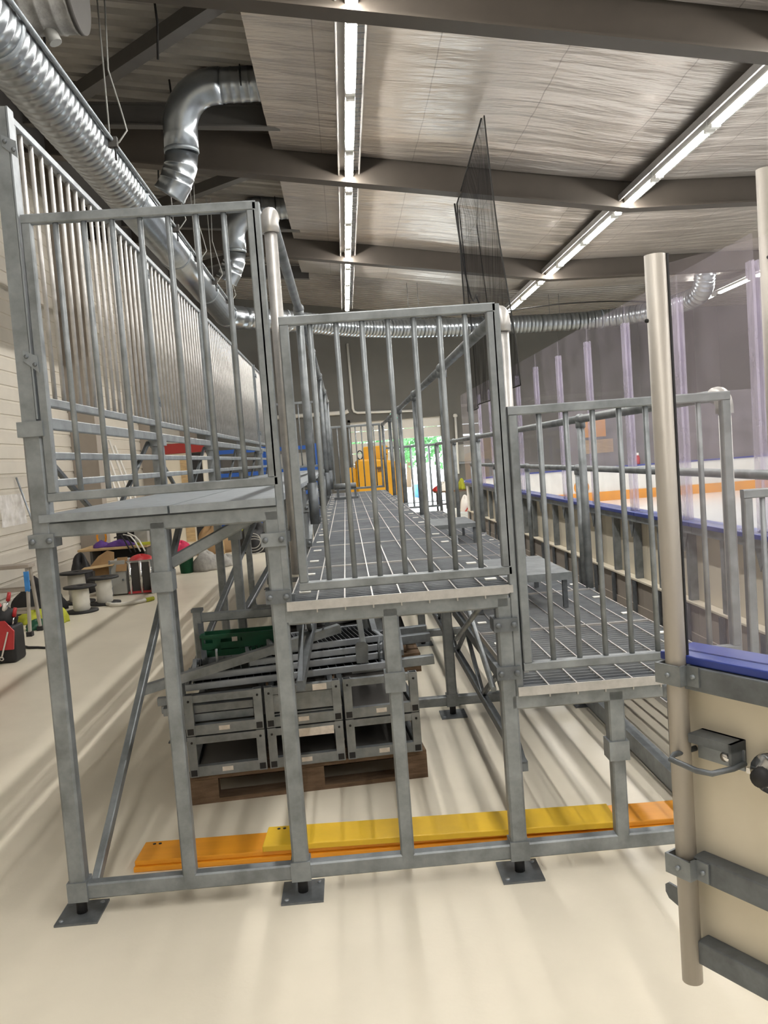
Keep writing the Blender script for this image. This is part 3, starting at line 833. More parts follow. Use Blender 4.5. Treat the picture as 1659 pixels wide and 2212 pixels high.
# ------------------------------------------------------------------ ventilation ducts
def duct(pts, r, name, mt, parent, ridge=.12, n=28, amp=.004):
    """round spiral duct along pts, with raised seams"""
    pts = [V(p) for p in pts]
    # resample
    out = [pts[0]]; rad = [r]
    for a, b in zip(pts[:-1], pts[1:]):
        L = (b-a).length; k = max(1, int(round(L/ridge)))
        for j in range(k):
            s0 = a.lerp(b, (j+.70)/k); s1 = a.lerp(b, (j+.82)/k); s2 = a.lerp(b, (j+.94)/k); s3 = a.lerp(b, (j+1)/k)
            out += [s0, s1, s2, s3]; rad += [r, r+amp, r+amp, r]
    m = MB(); m.path(out, r, n, radii=rad); return m.build(name, mt, parent)
def ring(c, d, r, name, mt, parent, w=.05):
    c = V(c); d = V(d).normalized()
    m = MB(); m.path([c-d*w/2, c-d*w/2+d*.004, c+d*w/2-d*.004, c+d*w/2], r, 28, radii=[r-.01, r, r, r-.01]); return m.build(name, mt, parent)
DXc, DZc, DR = -2.15, 4.70, .222
t = thing('ventilation_duct', (DXc, 0, DZc), 'long round galvanised duct running along the side wall above the fence', 'duct')
duct([(DXc, YN+.5, DZc), (DXc, 9.6, DZc)], DR, 'duct_run', ductm, t)
m = MB(); m.path([(DXc, 9.6, DZc), (DXc, 17.2, DZc)], DR, 32); m.build('smooth_run', ductm, t)
for y in (6.0, 9.6, 12.2, 14.8): ring((DXc, y, DZc), (0,1,0), DR+.012, 'joint_ring', galvl, t)
arc = [(DXc, 17.2, DZc)] + [(DXc + .75 - .75*math.cos(a), 17.2 + .75*math.sin(a), DZc) for a in [math.radians(50)*k/4 for k in range(1, 5)]]
m = MB(); m.path(arc, DR+.012, 32); m.build('bend', ductm, t)
t = thing('ventilation_duct', (3, 20.6, DZc), 'round spiral duct curving across the hall in front of the back wall', 'duct')
e = arc[-1]
ctrl = [V(e), V((-1.0, 18.55, DZc)), V((.3, 19.9, DZc)), V((1.8, 20.75, DZc)), V((3.6, 21.2, DZc)), V((5.4, 21.45, DZc)), V((6.7, 21.4, DZc)), V((7.6, 20.8, DZc)), V((8.0, 19.8, DZc)), V((8.1, 18.8, DZc+.03)), V((8.1, 18.45, DZc+.35)), V((8.1, 18.4, DZc+.7))]
def spline(c, k=6):
    o = []
    for i in range(len(c)-1):
        p0 = c[max(i-1,0)]; p1 = c[i]; p2 = c[i+1]; p3 = c[min(i+2,len(c)-1)]
        for j in range(k):
            s = j/k
            o.append(.5*((2*p1)+(p2-p0)*s+(2*p0-5*p1+4*p2-p3)*s*s+(3*p1-p0-3*p2+p3)*s**3))
    return o + [c[-1]]
duct(spline(ctrl), DR, 'duct_run', ductm, t, .11, 26, .007)
for p in (ctrl[1], ctrl[4], ctrl[6]): ring(p, V((1, .35, 0)) if p.x < 5 else V((1,0,0)), DR+.016, 'joint_ring', galvl, t)
for k, p in enumerate((ctrl[3], ctrl[5])):
    m = MB(); m.tube((p.x, p.y, DZc+DR), (p.x, p.y, zb(p.x)+.6), .006, 6); m.tube((p.x+.25, p.y, DZc+DR), (p.x+.25, p.y, zb(p.x)+.6), .006, 6)
    m.build('hanger_rods', galvd, t)
# elbow branches
def branch(y, lb):
    t = thing('branch_duct', (-1.4, y, DZc+.5), lb, 'duct', 'elbow branch ducts')
    r = .19
    z = 6.06; x0 = -1.18
    duct([(.2, y, z), (x0, y, z)], r, 'horizontal_run', ductm, t, .10, 24, .005)
    bp = [V((x0 - .45*math.sin(a), y + .15*(1-math.cos(a)), z - .45 + .45*math.cos(a))) for a in [math.radians(90)*k/7 for k in range(8)]]
    q = bp[-1] + V((-.01, .02, -.22))
    m = MB(); m.path([V((x0+.08, y, z))] + bp + [q], r+.010, 26); m.build('elbow', ductm, t)
    ring(q + V((0,0,.02)), (0, 0, 1), r+.014, 'collar', galvl, t, .05)
    duct([q, q + V((-.03, .02, -.16)), q + V((-.11, .04, -.33)), q + V((-.20, .06, -.46))], r, 'drop_pipe', ductm, t, .11, 24, .005)
    m = MB(); m.tube((-.85, y-r-.008, z-.1), (-.85, y-r-.008, zb(-.85)+.62), .008, 6); m.build('hanger_rod', blackm, t)
branch(10.2, 'nearer elbow duct dropping from the roof beside the silver ceiling')
branch(15.05, 'farther elbow duct dropping from the roof beside the silver ceiling')
# big capped duct end high in the corner
t = thing('exhaust_duct', (-2.4, 7.05, 5.85), 'large stubby duct with dark end cap hanging high near the side wall', 'duct')
duct([(-3.5, 6.9, 5.44), (-1.81, 6.9, 5.44)], .33, 'barrel', sackm, t, .11, 30, .007)
m = MB(); m.path([(-1.81, 6.9, 5.44), (-1.775, 6.9, 5.44)], .34, 30); m.build('end_cap', steeld, t)
m = MB(); m.path([(-2.02, 6.9, 5.12), (-1.98, 6.9, 5.02)], .05, 12); m.build('drain_spout', greyp, t)
for xx in (-3.0, -2.1):
    m = MB(); m.tube((xx, 6.9, 5.76), (xx, 6.9, zb(xx)+.63), .01, 6); m.build('hanger_rod', galvd, t)
# rail carried on top of the wall duct, with its cable slings
t = thing('hanging_rail', (-2.02, 7, 4.70), 'thin bright rail hung along the top of the wall duct', 'rail')
m = MB(); m.tube((-1.90, 4.0, 4.72), (-1.90, 17.0, 4.72), .017, 10); m.build('rail', galvl, t)
for k, y in enumerate((8.1, 11.0, 12.6, 14.2, 15.9)):
    t = thing('cable_sling', (-2.0, y, 4.72), f'{ORD[k]} cable sling holding the rail over the wall duct', 'cable sling', 'slings of the hanging rail')
    x = -1.90; zt = zb(x) + .6
    m = MB(); m.path([(x+.05, y, zt-.3), (x+.02, y, 5.35), (x+.10, y, 5.0), (x+.14, y, 4.80), (x+.06, y, 4.70), (x-.0, y, 4.67)], .008, 6); m.path([(x-.02, y, zt-.3), (x-.02, y, 5.2), (x-.02, y, 4.72)], .008, 6)
    m.build('cable', greyp, t)
    m = MB(); m.box((x-.035, y-.03, 4.655), (x+.045, y+.03, 4.745)); m.build('clamp', steeld, t)
    m = MB(); m.path([(x-.16, y-.05, 4.88), (x-.13, y-.03, 4.76), (x-.05, y, 4.68), (x+.02, y, 4.66), (x+.02, y, 4.54)], .010, 6); m.build('chain_tail', blackm, t)
for k, (x, y) in enumerate(((-1.5, 8.6), (-2.7, 9.0), (-1.75, 10.6), (-2.35, 12.6))):
    m = MB(); z = zb(x) + .62; m.path([(x, y, z), (x+.015, y, z-.3), (x-.01, y, z-.65)], .012, 6)
    tag(m.build('loose_strap', blackr), f'{ORD[k]} black strap dangling from the bare roof deck', 'strap', 'straps under the roof deck')
# ------------------------------------------------------------------ yellow and orange boards on the floor
def board(p0, p1, w, z0, h, name, mt, lb, lip=False):
    p0 = V((p0[0], p0[1], z0)); p1 = V((p1[0], p1[1], z0)); d = (p1-p0); ang = math.atan2(d.y, d.x); L = d.length
    t = thing(name, p0, lb, 'plank', None, ang)
    m = MB()
    if lip:
        m.box((0, 0, 0), (L, w, h*.5)); m.box((.004, .012, h*.5), (L, w, h))
    else: m.box((0, 0, 0), (L, w, h))
    o = bev(m.build('board', mt, t, True), .004)
    for x in (.05, .075):
        b = MB(); b.lathe((x, w-.03, h), [(0,.002),(.007,.002),(.007,-.002)], 10); b.build('hole', blackm, t, True)
board((-1.01, 3.497), (1.60, 3.425), .195, 0, .044, 'plastic_plank', orangem, 'long orange plastic plank lying on the floor under the grandstand', True)
board((-.468, 3.482), (1.015, 3.405), .19, .0445, .026, 'plastic_plank', yellowm, 'shorter yellow plastic plank lying on top of the orange one')

# ------------------------------------------------------------------ loaded pallet under the grandstand
def pallet(loc, rz, lb, W=1.2, D=.8):
    t = thing('wooden_pallet', loc, lb, 'pallet', None, rz)
    for y in (0, D/2-.0725, D-.145):
        m = MB(); m.box((0, y, 0), (W, y+.11 if y else .11, .022)); m.build('bottom_board', woodm, t, True)
        for x in (0, W/2-.0725, W-.145):
            m = MB(); m.box((x, y, .022), (x+.145, y+.11, .10)); m.build('block', woodm, t, True)
    for x in (0, W/2-.0725, W-.145):
        m = MB(); m.box((x, 0, .10), (x+.145, D, .122)); m.build('stringer_board', woodm, t, True)
    for k in range(5):
        y = k*(D-.13)/4; m = MB(); m.box((0, y, .122), (W, y+.13, .144)); bev(m.build('top_board', woodm, t, True), .003)
    return t
PR = math.radians(4.65)
PO = V((-.895, 4.165, 0))
pallet(PO, PR, 'weathered wooden pallet carrying the stacked steel modules')
pR = Matrix.Rotation(PR, 4, 'Z')
def PW(x, y, z): return PO + pR @ V((x, y, z))
def module(x0, w, z0, h, lb, fill):
    t = thing('steel_module', PW(x0, -.02, z0), lb, 'steel module', 'stacked steel modules on the pallet', PR)
    s = .042; D = .82
    for fr, y in (('front', 0), ('rear', D-s)):
        for x in (0, w-s):
            m = MB(); m.hollow((x+s/2, y+s/2, 0), (x+s/2, y+s/2, h), s, s, .004, (0,1,0)); p = m.build('upright', galv, t, True)
            if fr == 'front':
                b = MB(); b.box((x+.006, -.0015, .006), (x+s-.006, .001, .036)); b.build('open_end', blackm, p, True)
                b = MB(); b.lathe((x+s/2, -.001, h-.03), [(0,-.002),(.006,-.002),(.006,.002)], 8, 'y'); b.build('bolt_hole', blackm, p, True)
        m = MB(); m.box((s, y+.004, .0), (w-s, y+s-.004, .05)); m.build('lower_rail', galv, t, True)
        m = MB(); m.box((s, y+.004, h-.04), (w-s, y+s-.004, h-.004)); m.build('upper_rail', galv, t, True)
    for x in (.006, w-.036):
        m = MB(); m.box((x, s, .01), (x+.03, D-s, .05)); m.build('side_rail', galvd, t, True)
    m = MB(); m.box((s, .10, .012), (w-s, D-s, .03)); m.build('floor_sheet', steeld, t, True)  # dark colour stands in for the shade inside the module
    m = MB(); m.box((s+.004, D-s-.03, .03), (w-s-.004, D-s-.02, h-.04)); m.build('back_sheet', steeld, t, True)  # darkened too, as shade at the back of the module
    if fill:
        m = MB(); m.box((s, .012, h*.36), (w-s, .05, h*.78)); m.box((s, .02, .055), (w-s, .05, h*.30)); m.build('inner_tubes', galv, t, True)
    m = MB(); m.box((w*.42, .001, .016), (w*.56, .0035, .038)); m.build('worn_sticker', lab, t, True)
    return t
mn = ['left module of the lower row on the pallet', 'middle module of the lower row on the pallet, with a paper label', 'right module of the lower row on the pallet',
      'left module of the upper row, packed with tubes', 'middle module of the upper row, packed with tubes', 'right module of the upper row on the pallet']
for k in range(6):
    r, c = divmod(k, 3)
    mod = module(.015 + c*.392, .378, .146 + .207*r, .203, mn[k], k == 4)
    if k == 1:
        m = MB(); m.box((.15, -.0015, .145), (.33, .004, .185)); m.build('paper_label', lab, mod, True)
    if k == 4:
        m = MB(); m.box((.24, -.0015, .165), (.31, .004, .195)); m.build('paper_label', lab, mod, True)
# tubes sticking out on the left
for k, (dx, y, z, lb) in enumerate(((-.10, .30, .50, 'uppermost'), (-.07, .36, .455, 'second'), (-.085, .30, .41, 'third'), (-.03, .36, .365, 'lowest'))):
    pass
for k, (dx, dy, dz) in enumerate(((-.125, .10, .512), (-.095, .062, .468), (-.11, .112, .468), (-.06, .062, .424))):
    a = PW(dx, dy, dz); b = PW(.345, dy, dz)
    t = thing('square_tube', a, f'{["topmost","second","third","lowest"][k]} square tube of the bundle packed in the upper left module', 'steel tube', 'square tubes in the upper left module')
    m = MB(); m.hollow(a, b, .038, .038, .004); m.build('tube_body', galv, t)
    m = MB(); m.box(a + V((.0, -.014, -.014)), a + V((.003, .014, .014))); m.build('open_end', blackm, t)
# flat gratings piled on the modules
for k in range(4):
    z = .574 + .035*k; a = [.05, .075, .10, .125][k]
    t = thing('flat_grating', PW([.02, .05, .34, .46][k], .05 + .05*k, z - .014), f'{["lowest","second","third","topmost"][k]} dark grating of the pile on the steel modules', 'grating', 'gratings piled on the pallet', PR + a)
    w, D = [1.02, 1.0, .72, .60][k], .38
    for (q0, q1) in (((0,0,0),(w,.02,.033)), ((0,D-.02,0),(w,D,.033)), ((0,.02,0),(.02,D-.02,.033)), ((w-.02,.02,0),(w,D-.02,.033))):
        m = MB(); m.box(q0, q1); bev(m.build('frame_bar', gratem, t, True), .003)
    m = MB()
    for j in range(1, 24):
        x = w*j/24; m.box((x-.0015, .02, .004), (x+.0015, D-.02, .032))
    m.build('slats', galvd, t, True)
    m = MB(); m.box((.03, .03, .0), (w-.03, D-.03, .004)); m.build('underlay', blackm, t, True)
# long square bar lying across the pile
a = V((-1.06, 4.10, .615)); b = V((-.10, 4.50, .760))
t = thing('square_tube', a, 'long square tube laid slanting across the pile of gratings', 'steel tube')
m = MB(); m.hollow(a, b, .044, .044, .004); m.build('tube_body', galv, t)
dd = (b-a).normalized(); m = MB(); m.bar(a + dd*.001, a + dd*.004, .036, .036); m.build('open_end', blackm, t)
m = MB(); m.tube(a + (b-a)*.36 + V((0,0,.02)), a + (b-a)*.36 + V((0,0,.09)), .006, 8); m.build('bolt', galvl, t)
# guard frames standing and lying on the pile
def upright_frame(x0, x1, y, z0, z1, lb):
    t = thing('stack_frame', (x0, y, z0), lb, 'steel frame')
    for x in (x0, x1):
        m = MB(); m.bar((x, y, z0), (x, y, z1), .05, .05, up=(0,1,0), bev=.006); p = m.build('post', galv, t)
        m = MB(); m.box((x-.03, y-.03, z1), (x+.03, y+.03, z1+.018)); m.build('cap', galvd, p)
        m = MB(); m.bar((x+.06, y-.22, z0), (x+.01, y, z1-.06), .03, .03); m.build('stay', galvd, t)
    m = MB(); m.bar((x0+.025, y, z1-.035), (x1-.025, y, z1-.035), .035, .05, bev=.005); m.build('top_rail', galv, t)
    for f in (.66, .76):
        x = x0+(x1-x0)*f; m = MB(); m.bar((x, y+.03, z0), (x, y+.03, z1-.06), .03, .03, up=(0,1,0)); m.build('upright', galvd, t)
upright_frame(-.895, .055, 4.80, .56, .86, 'upright steel frame standing behind the green crate on the pallet')
t = thing('lying_guard', (-.05, 4.55, .56), 'guard frame lying flat on the pallet with its rails sticking out', 'steel frame')
for k, (y, z) in enumerate(((4.50, .535), (4.72, .61), (4.92, .615))):
    m = MB(); m.bar((-.05, y, z), (.40 if k else .395, y+.03, z+.01), .04, .05, bev=.004); m.build('rail', galvd if k else galv, t)
for x in (.10, .22):
    m = MB(); m.bar((x, 4.50, .60), (x+.01, 4.92, .64), .03, .03); m.build('cross_bar', galvd, t)
m = MB(); m.bar((.02, 4.36, .70), (-.01, 4.42, 1.03), .03, .03, up=(0,1,0), bev=.004)
tag(m.build('loose_upright', galvl), 'short bright square tube standing upright on the pile', 'steel tube')
t = thing('clamp_block', (.02, 4.35, .68), 'rounded grey bracket at the front corner of the pile', 'bracket')
m = MB(); m.prism([(-.02,4.34,.60),(.04,4.34,.60),(.045,4.34,.69),(.03,4.34,.71),(-.01,4.34,.71),(-.022,4.34,.69)], (0,.012,0)); m.build('plate', galvd, t)
for x in (.10, .125, .15):
    m = MB(); m.path([(x, 4.40, .58), (x, 4.40, .68), (x+.01, 4.44, .71)], .007, 6); m.build('hook', galvd, t)
# green crate
t = thing('plastic_crate', (-.86, 4.66, .562), 'dark green plastic crate standing behind the pile of gratings', 'crate', None, math.radians(2))
w, D, h = .42, .12, .185
def slotted(a, b, nrm_y, name):
    m = MB()
    return m
for nm, (q0, q1) in (('front_wall', ((0,0,0),(w,.008,h))), ('back_wall', ((0,D-.008,0),(w,D,h))), ('side_wall', ((0,.008,0),(.008,D-.008,h))), ('side_wall', ((w-.008,.008,0),(w,D-.008,h))), ('bottom', ((.008,.008,0),(w-.008,D-.008,.008)))):
    m = MB()
    if nm == 'front_wall':
        for z0, z1 in ((0,.06),(.065,.10),(.105,.140),(.160,h)): m.box((0,0,z0),(w,.008,z1))
        for x in (0, .09, .20, .30, w-.012): m.box((x,-.001,0),(x+.012,.008,h))
        m.box((.06,-.001,.140),(.10,.008,.160)); m.box((.22,-.001,.140),(.42,.008,.160))
    else: m.box(q0, q1)
    m.build(nm, greenm, t, True)
m = MB(); m.box((-.008,-.008,h-.012),(w+.008,.0,h)); m.box((-.008,D,h-.012),(w+.008,D+.008,h)); m.box((-.008,0,h-.012),(0,D,h)); m.box((w,0,h-.012),(w+.008,D,h)); m.build('rim', greenm, t, True)
m = MB(); m.box((.165,-.003,.142),(.195,-.001,.166)); m.build('label', lab, t, True)

# second pallet farther back
P2 = V((-.74, 6.38, 0))
pallet(P2, .02, 'second wooden pallet farther under the middle tier, loaded with black mats', 1.2, .8)
m = MB()
for k in range(5):
    z = .146 + .05*k
    t = thing('rubber_mat', (-.70, 6.6, z), f'{["lowest","second","third","fourth","topmost"][k]} black rubber mat on the second pallet', 'mat', 'black mats on the second pallet')
    m = MB(); m.box((-.66 + .02*(k % 2), 6.45, z+.001), (.36 - .03*(k % 3), 7.08, z+.048)); bev(m.build('mat', blackm if k % 2 else woodm if k == 0 else blackm, t), .006)
t = thing('folded_cover', (-.1, 6.8, .40), 'crumpled black cover on top of the black mats', 'cover')
def cov(u, v):
    x = -.62 + 1.0*u; y = 6.47 + .6*v
    return (x, y, .40 + .05*math.sin(x*7)*math.sin(y*9) + .05*math.sin(PI*u)*math.sin(PI*v) + .05)
m = MB(); m.grid(cov, 20, 14); o = m.build('sheet', blackm, t); md = o.modifiers.new('thick', 'SOLIDIFY'); md.thickness = .02
for k, x in enumerate((-.20, .14)):
    t = thing('timber_block', (x, 6.52, .16), ['left yellow timber block at the front of the second pallet', 'right yellow timber block at the front of the second pallet'][k], 'timber', 'timber blocks on the second pallet')
    m = MB(); m.box((x, 6.385, .146), (x+.10, 6.448, .28)); bev(m.build('block', woodl, t), .004)
t = thing('steel_shoe', (-.50, 6.0, 0), 'dark steel foot block standing beside the second cross frame leg', 'steel block')
m = MB(); m.box((-.44, 6.1, .0), (-.34, 6.2, .62)); m.build('post', galvd, t)
m = MB(); m.box((-.60, 6.08, .50), (-.44, 6.22, .53)); m.build('shelf', blackm, t)

# ------------------------------------------------------------------ things along the side wall
t = thing('step_ladder', (-3.8, 9.4, 0), 'low aluminium work platform ladder by the side wall, with a blue label', 'ladder')
xr, xl = -3.545, -4.0
for k, y in enumerate((9.30, 9.62)):
    for x in (xl, xr):
        m = MB(); m.bar((x, y, .03), (x, 9.40 + .08*k, .76), .055, .025, up=(1,0,0), bev=.004); lg = m.build('leg', alum, t)
        m = MB(); m.box((x-.03, y-.035, 0), (x+.03, y+.035, .05)); m.build('foot', blackm, lg)
    for z in (.26, .50):
        yy = y + ((9.40 + .08*k) - y)*(z-.03)/.73
        m = MB(); m.bar((xl, yy, z), (xr, yy, z), .035, .03, bev=.004); m.build('rung', colm, t)
m = MB(); m.box((xl-.04, 9.34, .735), (xr+.04, 9.54, .775)); bev(m.build('platform', colm, t), .008)
m = MB(); m.box((xr-.02, 9.335, .48), (xr+.03, 9.345, .70)); m.box((xr+.014, 9.345, .50), (xr+.03, 9.36, .70)); m.build('blue_label', bluelab, t)
# tool bag
t = thing('tool_bag', (-3.45, 8.05, 0), 'black and red tool bag with wrenches in its front pockets', 'tool bag')
m = MB(); m.box((-3.78, 7.95, 0), (-3.18, 8.22, .34)); bev(m.build('body', blackm, t), .03, 3)
m = MB(); m.prism([(-3.76,7.935,.13),(-3.19,7.935,.13),(-3.17,7.935,.30),(-3.25,7.935,.40),(-3.7,7.935,.40),(-3.78,7.935,.30)], (0,.02,0)); m.build('front_pocket', redm, t)
m = MB(); m.path([(-3.66,8.08,.34),(-3.62,8.08,.52),(-3.5,8.08,.57),(-3.34,8.08,.53),(-3.28,8.08,.34)], .025, 10); m.build('handle', redm, t)
m = MB(); m.ball((-3.42, 8.1, .40), .2, 14, 10, (1.2,.6,.7)); m.build('contents', blackm, t)
for k, (x0, x1) in enumerate(((-3.36,-3.27),(-3.30,-3.22),(-3.48,-3.40))):
    w = thing('wrench', (x0, 7.925, .05), f'{["left","right","middle"][k]} chrome wrench tucked in the tool bag front', 'wrench', 'wrenches in the tool bag')
    m = MB(); m.bar((x0, 7.925, .06), (x1 if k else x0+.03, 7.925, .30), .014, .006, up=(0,1,0)); m.build('shaft', chrome, w)
    m = MB(); m.lathe((x0, 7.925, .055), [(.012,-.004),(.022,-.004),(.022,.004),(.012,.004),(.012,-.004)], 14, 'y'); m.build('ring_end', chrome, w)
for k, (x, z, mt) in enumerate(((-3.22,.60,redm),(-3.18,.45,redm),(-3.27,.50,white),(-3.35,.62,blackm))):
    w = thing('hand_tool', (x, 8.05, z), ['upper red handled hand tool sticking out of the bag', 'lower red handled hand tool at the side of the bag', 'white tipped hand tool sticking out of the bag', 'black handled hand tool sticking out of the bag'][k], 'hand tool', None)
    m = MB(); m.path([(x-.07, 8.06, z-.18), (x-.02, 8.05, z-.03)], .008, 8); m.build('shaft', chrome, w)
    m = MB(); m.path([(x-.02, 8.05, z-.03), (x, 8.05, z+.05)], .02, 10, r1=.016); m.build('handle', mt, w)
# wrench or strap on the floor
t = thing('strap_end', (-3.27, 8.55, 0), 'short dark strap end lying on the floor right of the tool bag', 'strap')
m = MB(); m.path([(-3.40,8.70,.012),(-3.30,8.58,.014),(-3.2,8.56,.01),(-3.08,8.50,.008)], .014, 8); m.build('strap', blackm, t)
# lime vests and bags behind the ladder
def heap(name, c, s, mt, lb, cat, seed=0, n=16):
    t = thing(name, (c[0], c[1], 0), lb, cat)
    rnd = random.Random(seed)
    ph = [rnd.uniform(0,6.28) for _ in range(5)]
    m = MB(); vs = []; fs = []
    nu, nv = 22, 12
    for i in range(nv+1):
        t_ = PI/2*i/nv
        for k in range(nu):
            a = 2*PI*k/nu
            r = 1 + .16*math.sin(3*a+ph[0]) + .10*math.sin(5*a+ph[1]+t_*3) + .07*math.sin(9*a+ph[2]-t_*5)
            vs.append((c[0]+s[0]*r*math.sin(t_)*math.cos(a), c[1]+s[1]*r*math.sin(t_)*math.sin(a), c[2]+s[2]*max(0,math.cos(t_))*(1+.15*math.sin(a*2+ph[3]))))
    for i in range(nv):
        for k in range(nu):
            fs.append((i*nu+k, (i+1)*nu+k, (i+1)*nu+(k+1)%nu, i*nu+(k+1)%nu))
    fs.append(tuple((nv)*nu+k for k in range(nu-1,-1,-1)))
    m.add(vs, fs, True); m.build('heap_body', mt, t)
    return t
heap('safety_vest', (-3.85, 10.3, 0), (.22, .2, .13), limem, 'crumpled lime vest on the floor behind the ladder', 'vest', 1)
heap('safety_vest', (-3.48, 10.05, 0), (.10, .12, .17), limem, 'second lime vest bundled right beside the ladder legs', 'vest', 2)
heap('equipment_bag', (-4.1, 11.1, 0), (.3, .3, .40), blackm, 'black equipment bag against the wall behind the ladder', 'bag', 3)
heap('green_cloth', (-3.62, 9.75, 0), (.14, .12, .10), greenm, 'small green cloth on the floor left of the ladder legs', 'cloth', 4)
# cable reels
def reel(x, y, z, r, h, lb, core):
    t = thing('cable_reel', (x, y, z), lb, 'cable reel')
    m = MB(); m.lathe((x, y, z), [(0,0),(r,0),(r,.022),(0,.022)], 28); m.build('lower_flange', blackm, t)
    m = MB(); m.lathe((x, y, z+.022), [(r*.45,0),(r*.52,.02),(r*.50,(h-.04)*.25),(r*.53,(h-.04)*.3),(r*.50,(h-.04)*.55),(r*.53,(h-.04)*.6),(r*.50,h-.044)], 28); m.build('white_coil', core, t)
    m = MB(); m.lathe((x, y, z+h-.022), [(0,0),(r,0),(r,.022),(r*.2,.022),(r*.2,.012),(0,.012)], 28); m.build('upper_flange', blackm, t)
reel(-3.42, 10.72, 0, .20, .33, 'nearer white cable reel standing on the floor with black flanges', ropew)
reel(-3.28, 11.25, 0, .20, .36, 'middle white cable reel half hidden behind the nearer one', ropew)
reel(-3.72, 11.55, 0, .22, .42, 'rear cable reel carrying a wire tie under the brown box', ropew)
t = thing('white_hose', (-2.95, 10.95, 0), 'short white hose with lime end lying on the floor by the reels', 'hose')
m = MB(); m.path([(-3.20,11.05,.03),(-3.1,10.93,.03),(-2.97,10.9,.03),(-2.84,10.95,.03),(-2.72,11.1,.03)], .024, 10); m.build('hose', ropew, t)
m = MB(); m.path([(-2.72,11.1,.03),(-2.64,11.2,.03)], .027, 10); m.build('end_cap', limem, t)
# cardboard box with flaps leaning over the reels
t = thing('cardboard_box', (-3.55, 12.1, 0), 'brown cardboard box with open flaps behind the cable reels', 'box')
m = MB(); m.box((-3.60, 12.0, .0), (-3.40, 12.4, .44)); m.build('carton', cardm, t)
m = MB(); m.prism([(-3.72,11.98,.36),(-3.32,11.98,.40),(-3.33,12.05,.60),(-3.42,12.05,.63),(-3.55,12.05,.56)], (0,.012,0)); m.build('flap', cardm, t)
m = MB(); m.prism([(-3.74,11.80,.40),(-3.30,11.80,.435),(-3.30,12.0,.45),(-3.74,12.0,.415)], (0,0,.008)); m.build('flap', woodl, t)
# grey steel case with carton flap
t = thing('steel_case', (-3.25, 12.0, 0), 'grey steel case on end with a brown carton flap on top', 'case')
m = MB(); m.box((-3.37, 11.92, .02), (-3.16, 12.25, .49)); bev(m.build('case_body', greyp, t), .006)
m = MB(); m.box((-3.38, 11.91, 0), (-3.355, 11.935, .50)); m.build('edge_profile', galvl, t)
m = MB(); m.lathe((-3.2, 11.915, .22), [(0,-.006),(.014,-.006),(.014,.004)], 10, 'y'); m.build('latch', galvd, t)
m = MB(); m.prism([(-3.29,11.90,.34),(-3.14,11.90,.34),(-3.12,11.94,.53),(-3.26,11.94,.53)], (0,.008,0)); m.build('carton_flap', cardm, t)
# chrome rack
t = thing('chrome_rack', (-2.95, 12.0, 0), 'small chrome tube rack standing beside the grey steel case', 'rack')
for x in (-3.10, -2.95, -2.81):
    m = MB(); m.tube((x, 11.92, .02), (x, 11.92, .46), .022, 12); m.build('post', chrome, t)
for z, mt in ((.03, redm), (.46, chrome)):
    m = MB(); m.bar((-3.14, 11.92, z), (-2.79, 11.92, z), .03, .03); m.build('cross_rail', mt, t)
m = MB(); m.box((-3.12, 12.0, .0), (-2.80, 12.25, .44)); m.build('dark_insert', steeld, t)
m = MB(); m.box((-2.80, 11.90, .0), (-2.775, 12.25, .47)); m.build('side_frame', galv, t)
heap('red_jacket', (-2.98, 12.12, .44), (.17, .13, .09), redm, 'dark red jacket draped on the chrome rack', 'jacket', 7)
# desk and things on it
t = thing('work_desk', (-3.7, 13.4, 0), 'low wooden desk against the side wall covered with clutter', 'desk')
m = MB(); m.box((-4.15, 13.05, .55), (-3.1, 13.75, .585)); bev(m.build('desktop', woodl, t), .006)
for x in (-3.98, -3.16):
    m = MB(); m.box((x, 13.1, 0), (x+.04, 13.7, .55)); m.build('leg', steeld, t)
m = MB(); m.box((-3.94, 13.55, .1), (-3.16, 13.58, .55)); m.build('back_panel', blackm, t)
heap('purple_cloth', (-3.84, 13.25, .585), (.13, .12, .10), purplem, 'left purple cloth heap on the desk edge', 'cloth', 8)
heap('purple_cloth', (-3.55, 13.25, .585), (.22, .12, .09), purplem, 'right purple cloth heap on the desk', 'cloth', 9)
t = thing('long_carton', (-3.4, 13.5, .58), 'long open brown carton leaning over the desk', 'box')
m = MB(); m.prism([(-3.64,13.5,1.02),(-3.58,13.5,1.04),(-3.15,13.5,.86),(-3.15,13.5,.66),(-3.62,13.5,.88)], (0,.28,0)); m.build('carton', cardm, t)
m = MB(); m.prism([(-3.66,13.48,.90),(-3.20,13.48,.70),(-3.20,13.48,.59),(-3.66,13.48,.62)], (0,.01,0)); m.build('dark_opening', blackm, t)
t = thing('grey_cabinet', (-3.25, 13.4, .585), 'pale grey metal cabinet standing on the desk', 'cabinet')
m = MB(); m.box((-3.34, 13.30, .59), (-3.14, 13.48, .92)); bev(m.build('body', greyp, t), .006)
m = MB(); m.box((-3.35, 13.29, .90), (-3.13, 13.49, .925)); m.build('lid', white, t)
for k in range(4):
    t = thing('black_cable', (-3.4, 13.2, .6), f'{["first","second","third","fourth"][k]} black cable looping over the front of the desk', 'cable', 'black cables on the desk')
    x = -3.50 + .07*k
    m = MB(); m.path([(x-.12, 13.2, .72+.02*k), (x, 13.15, .75-.01*k), (x+.08, 13.05, .66), (x+.12, 13.0, .60), (x+.17, 12.98, .50)], .012, 6); m.build('cable', blackm if k < 2 else white, t)
t = thing('spirit_level', (-3.15, 13.12, .59), 'lime yellow spirit level lying on the desk corner', 'level')
m = MB(); m.box((-3.28, 13.06, .586), (-2.98, 13.10, .63)); bev(m.build('bar', limem, t), .004)
t = thing('orange_ring', (-3.52, 13.0, .7), 'orange plastic ring standing on the desk before the wall column', 'ring')
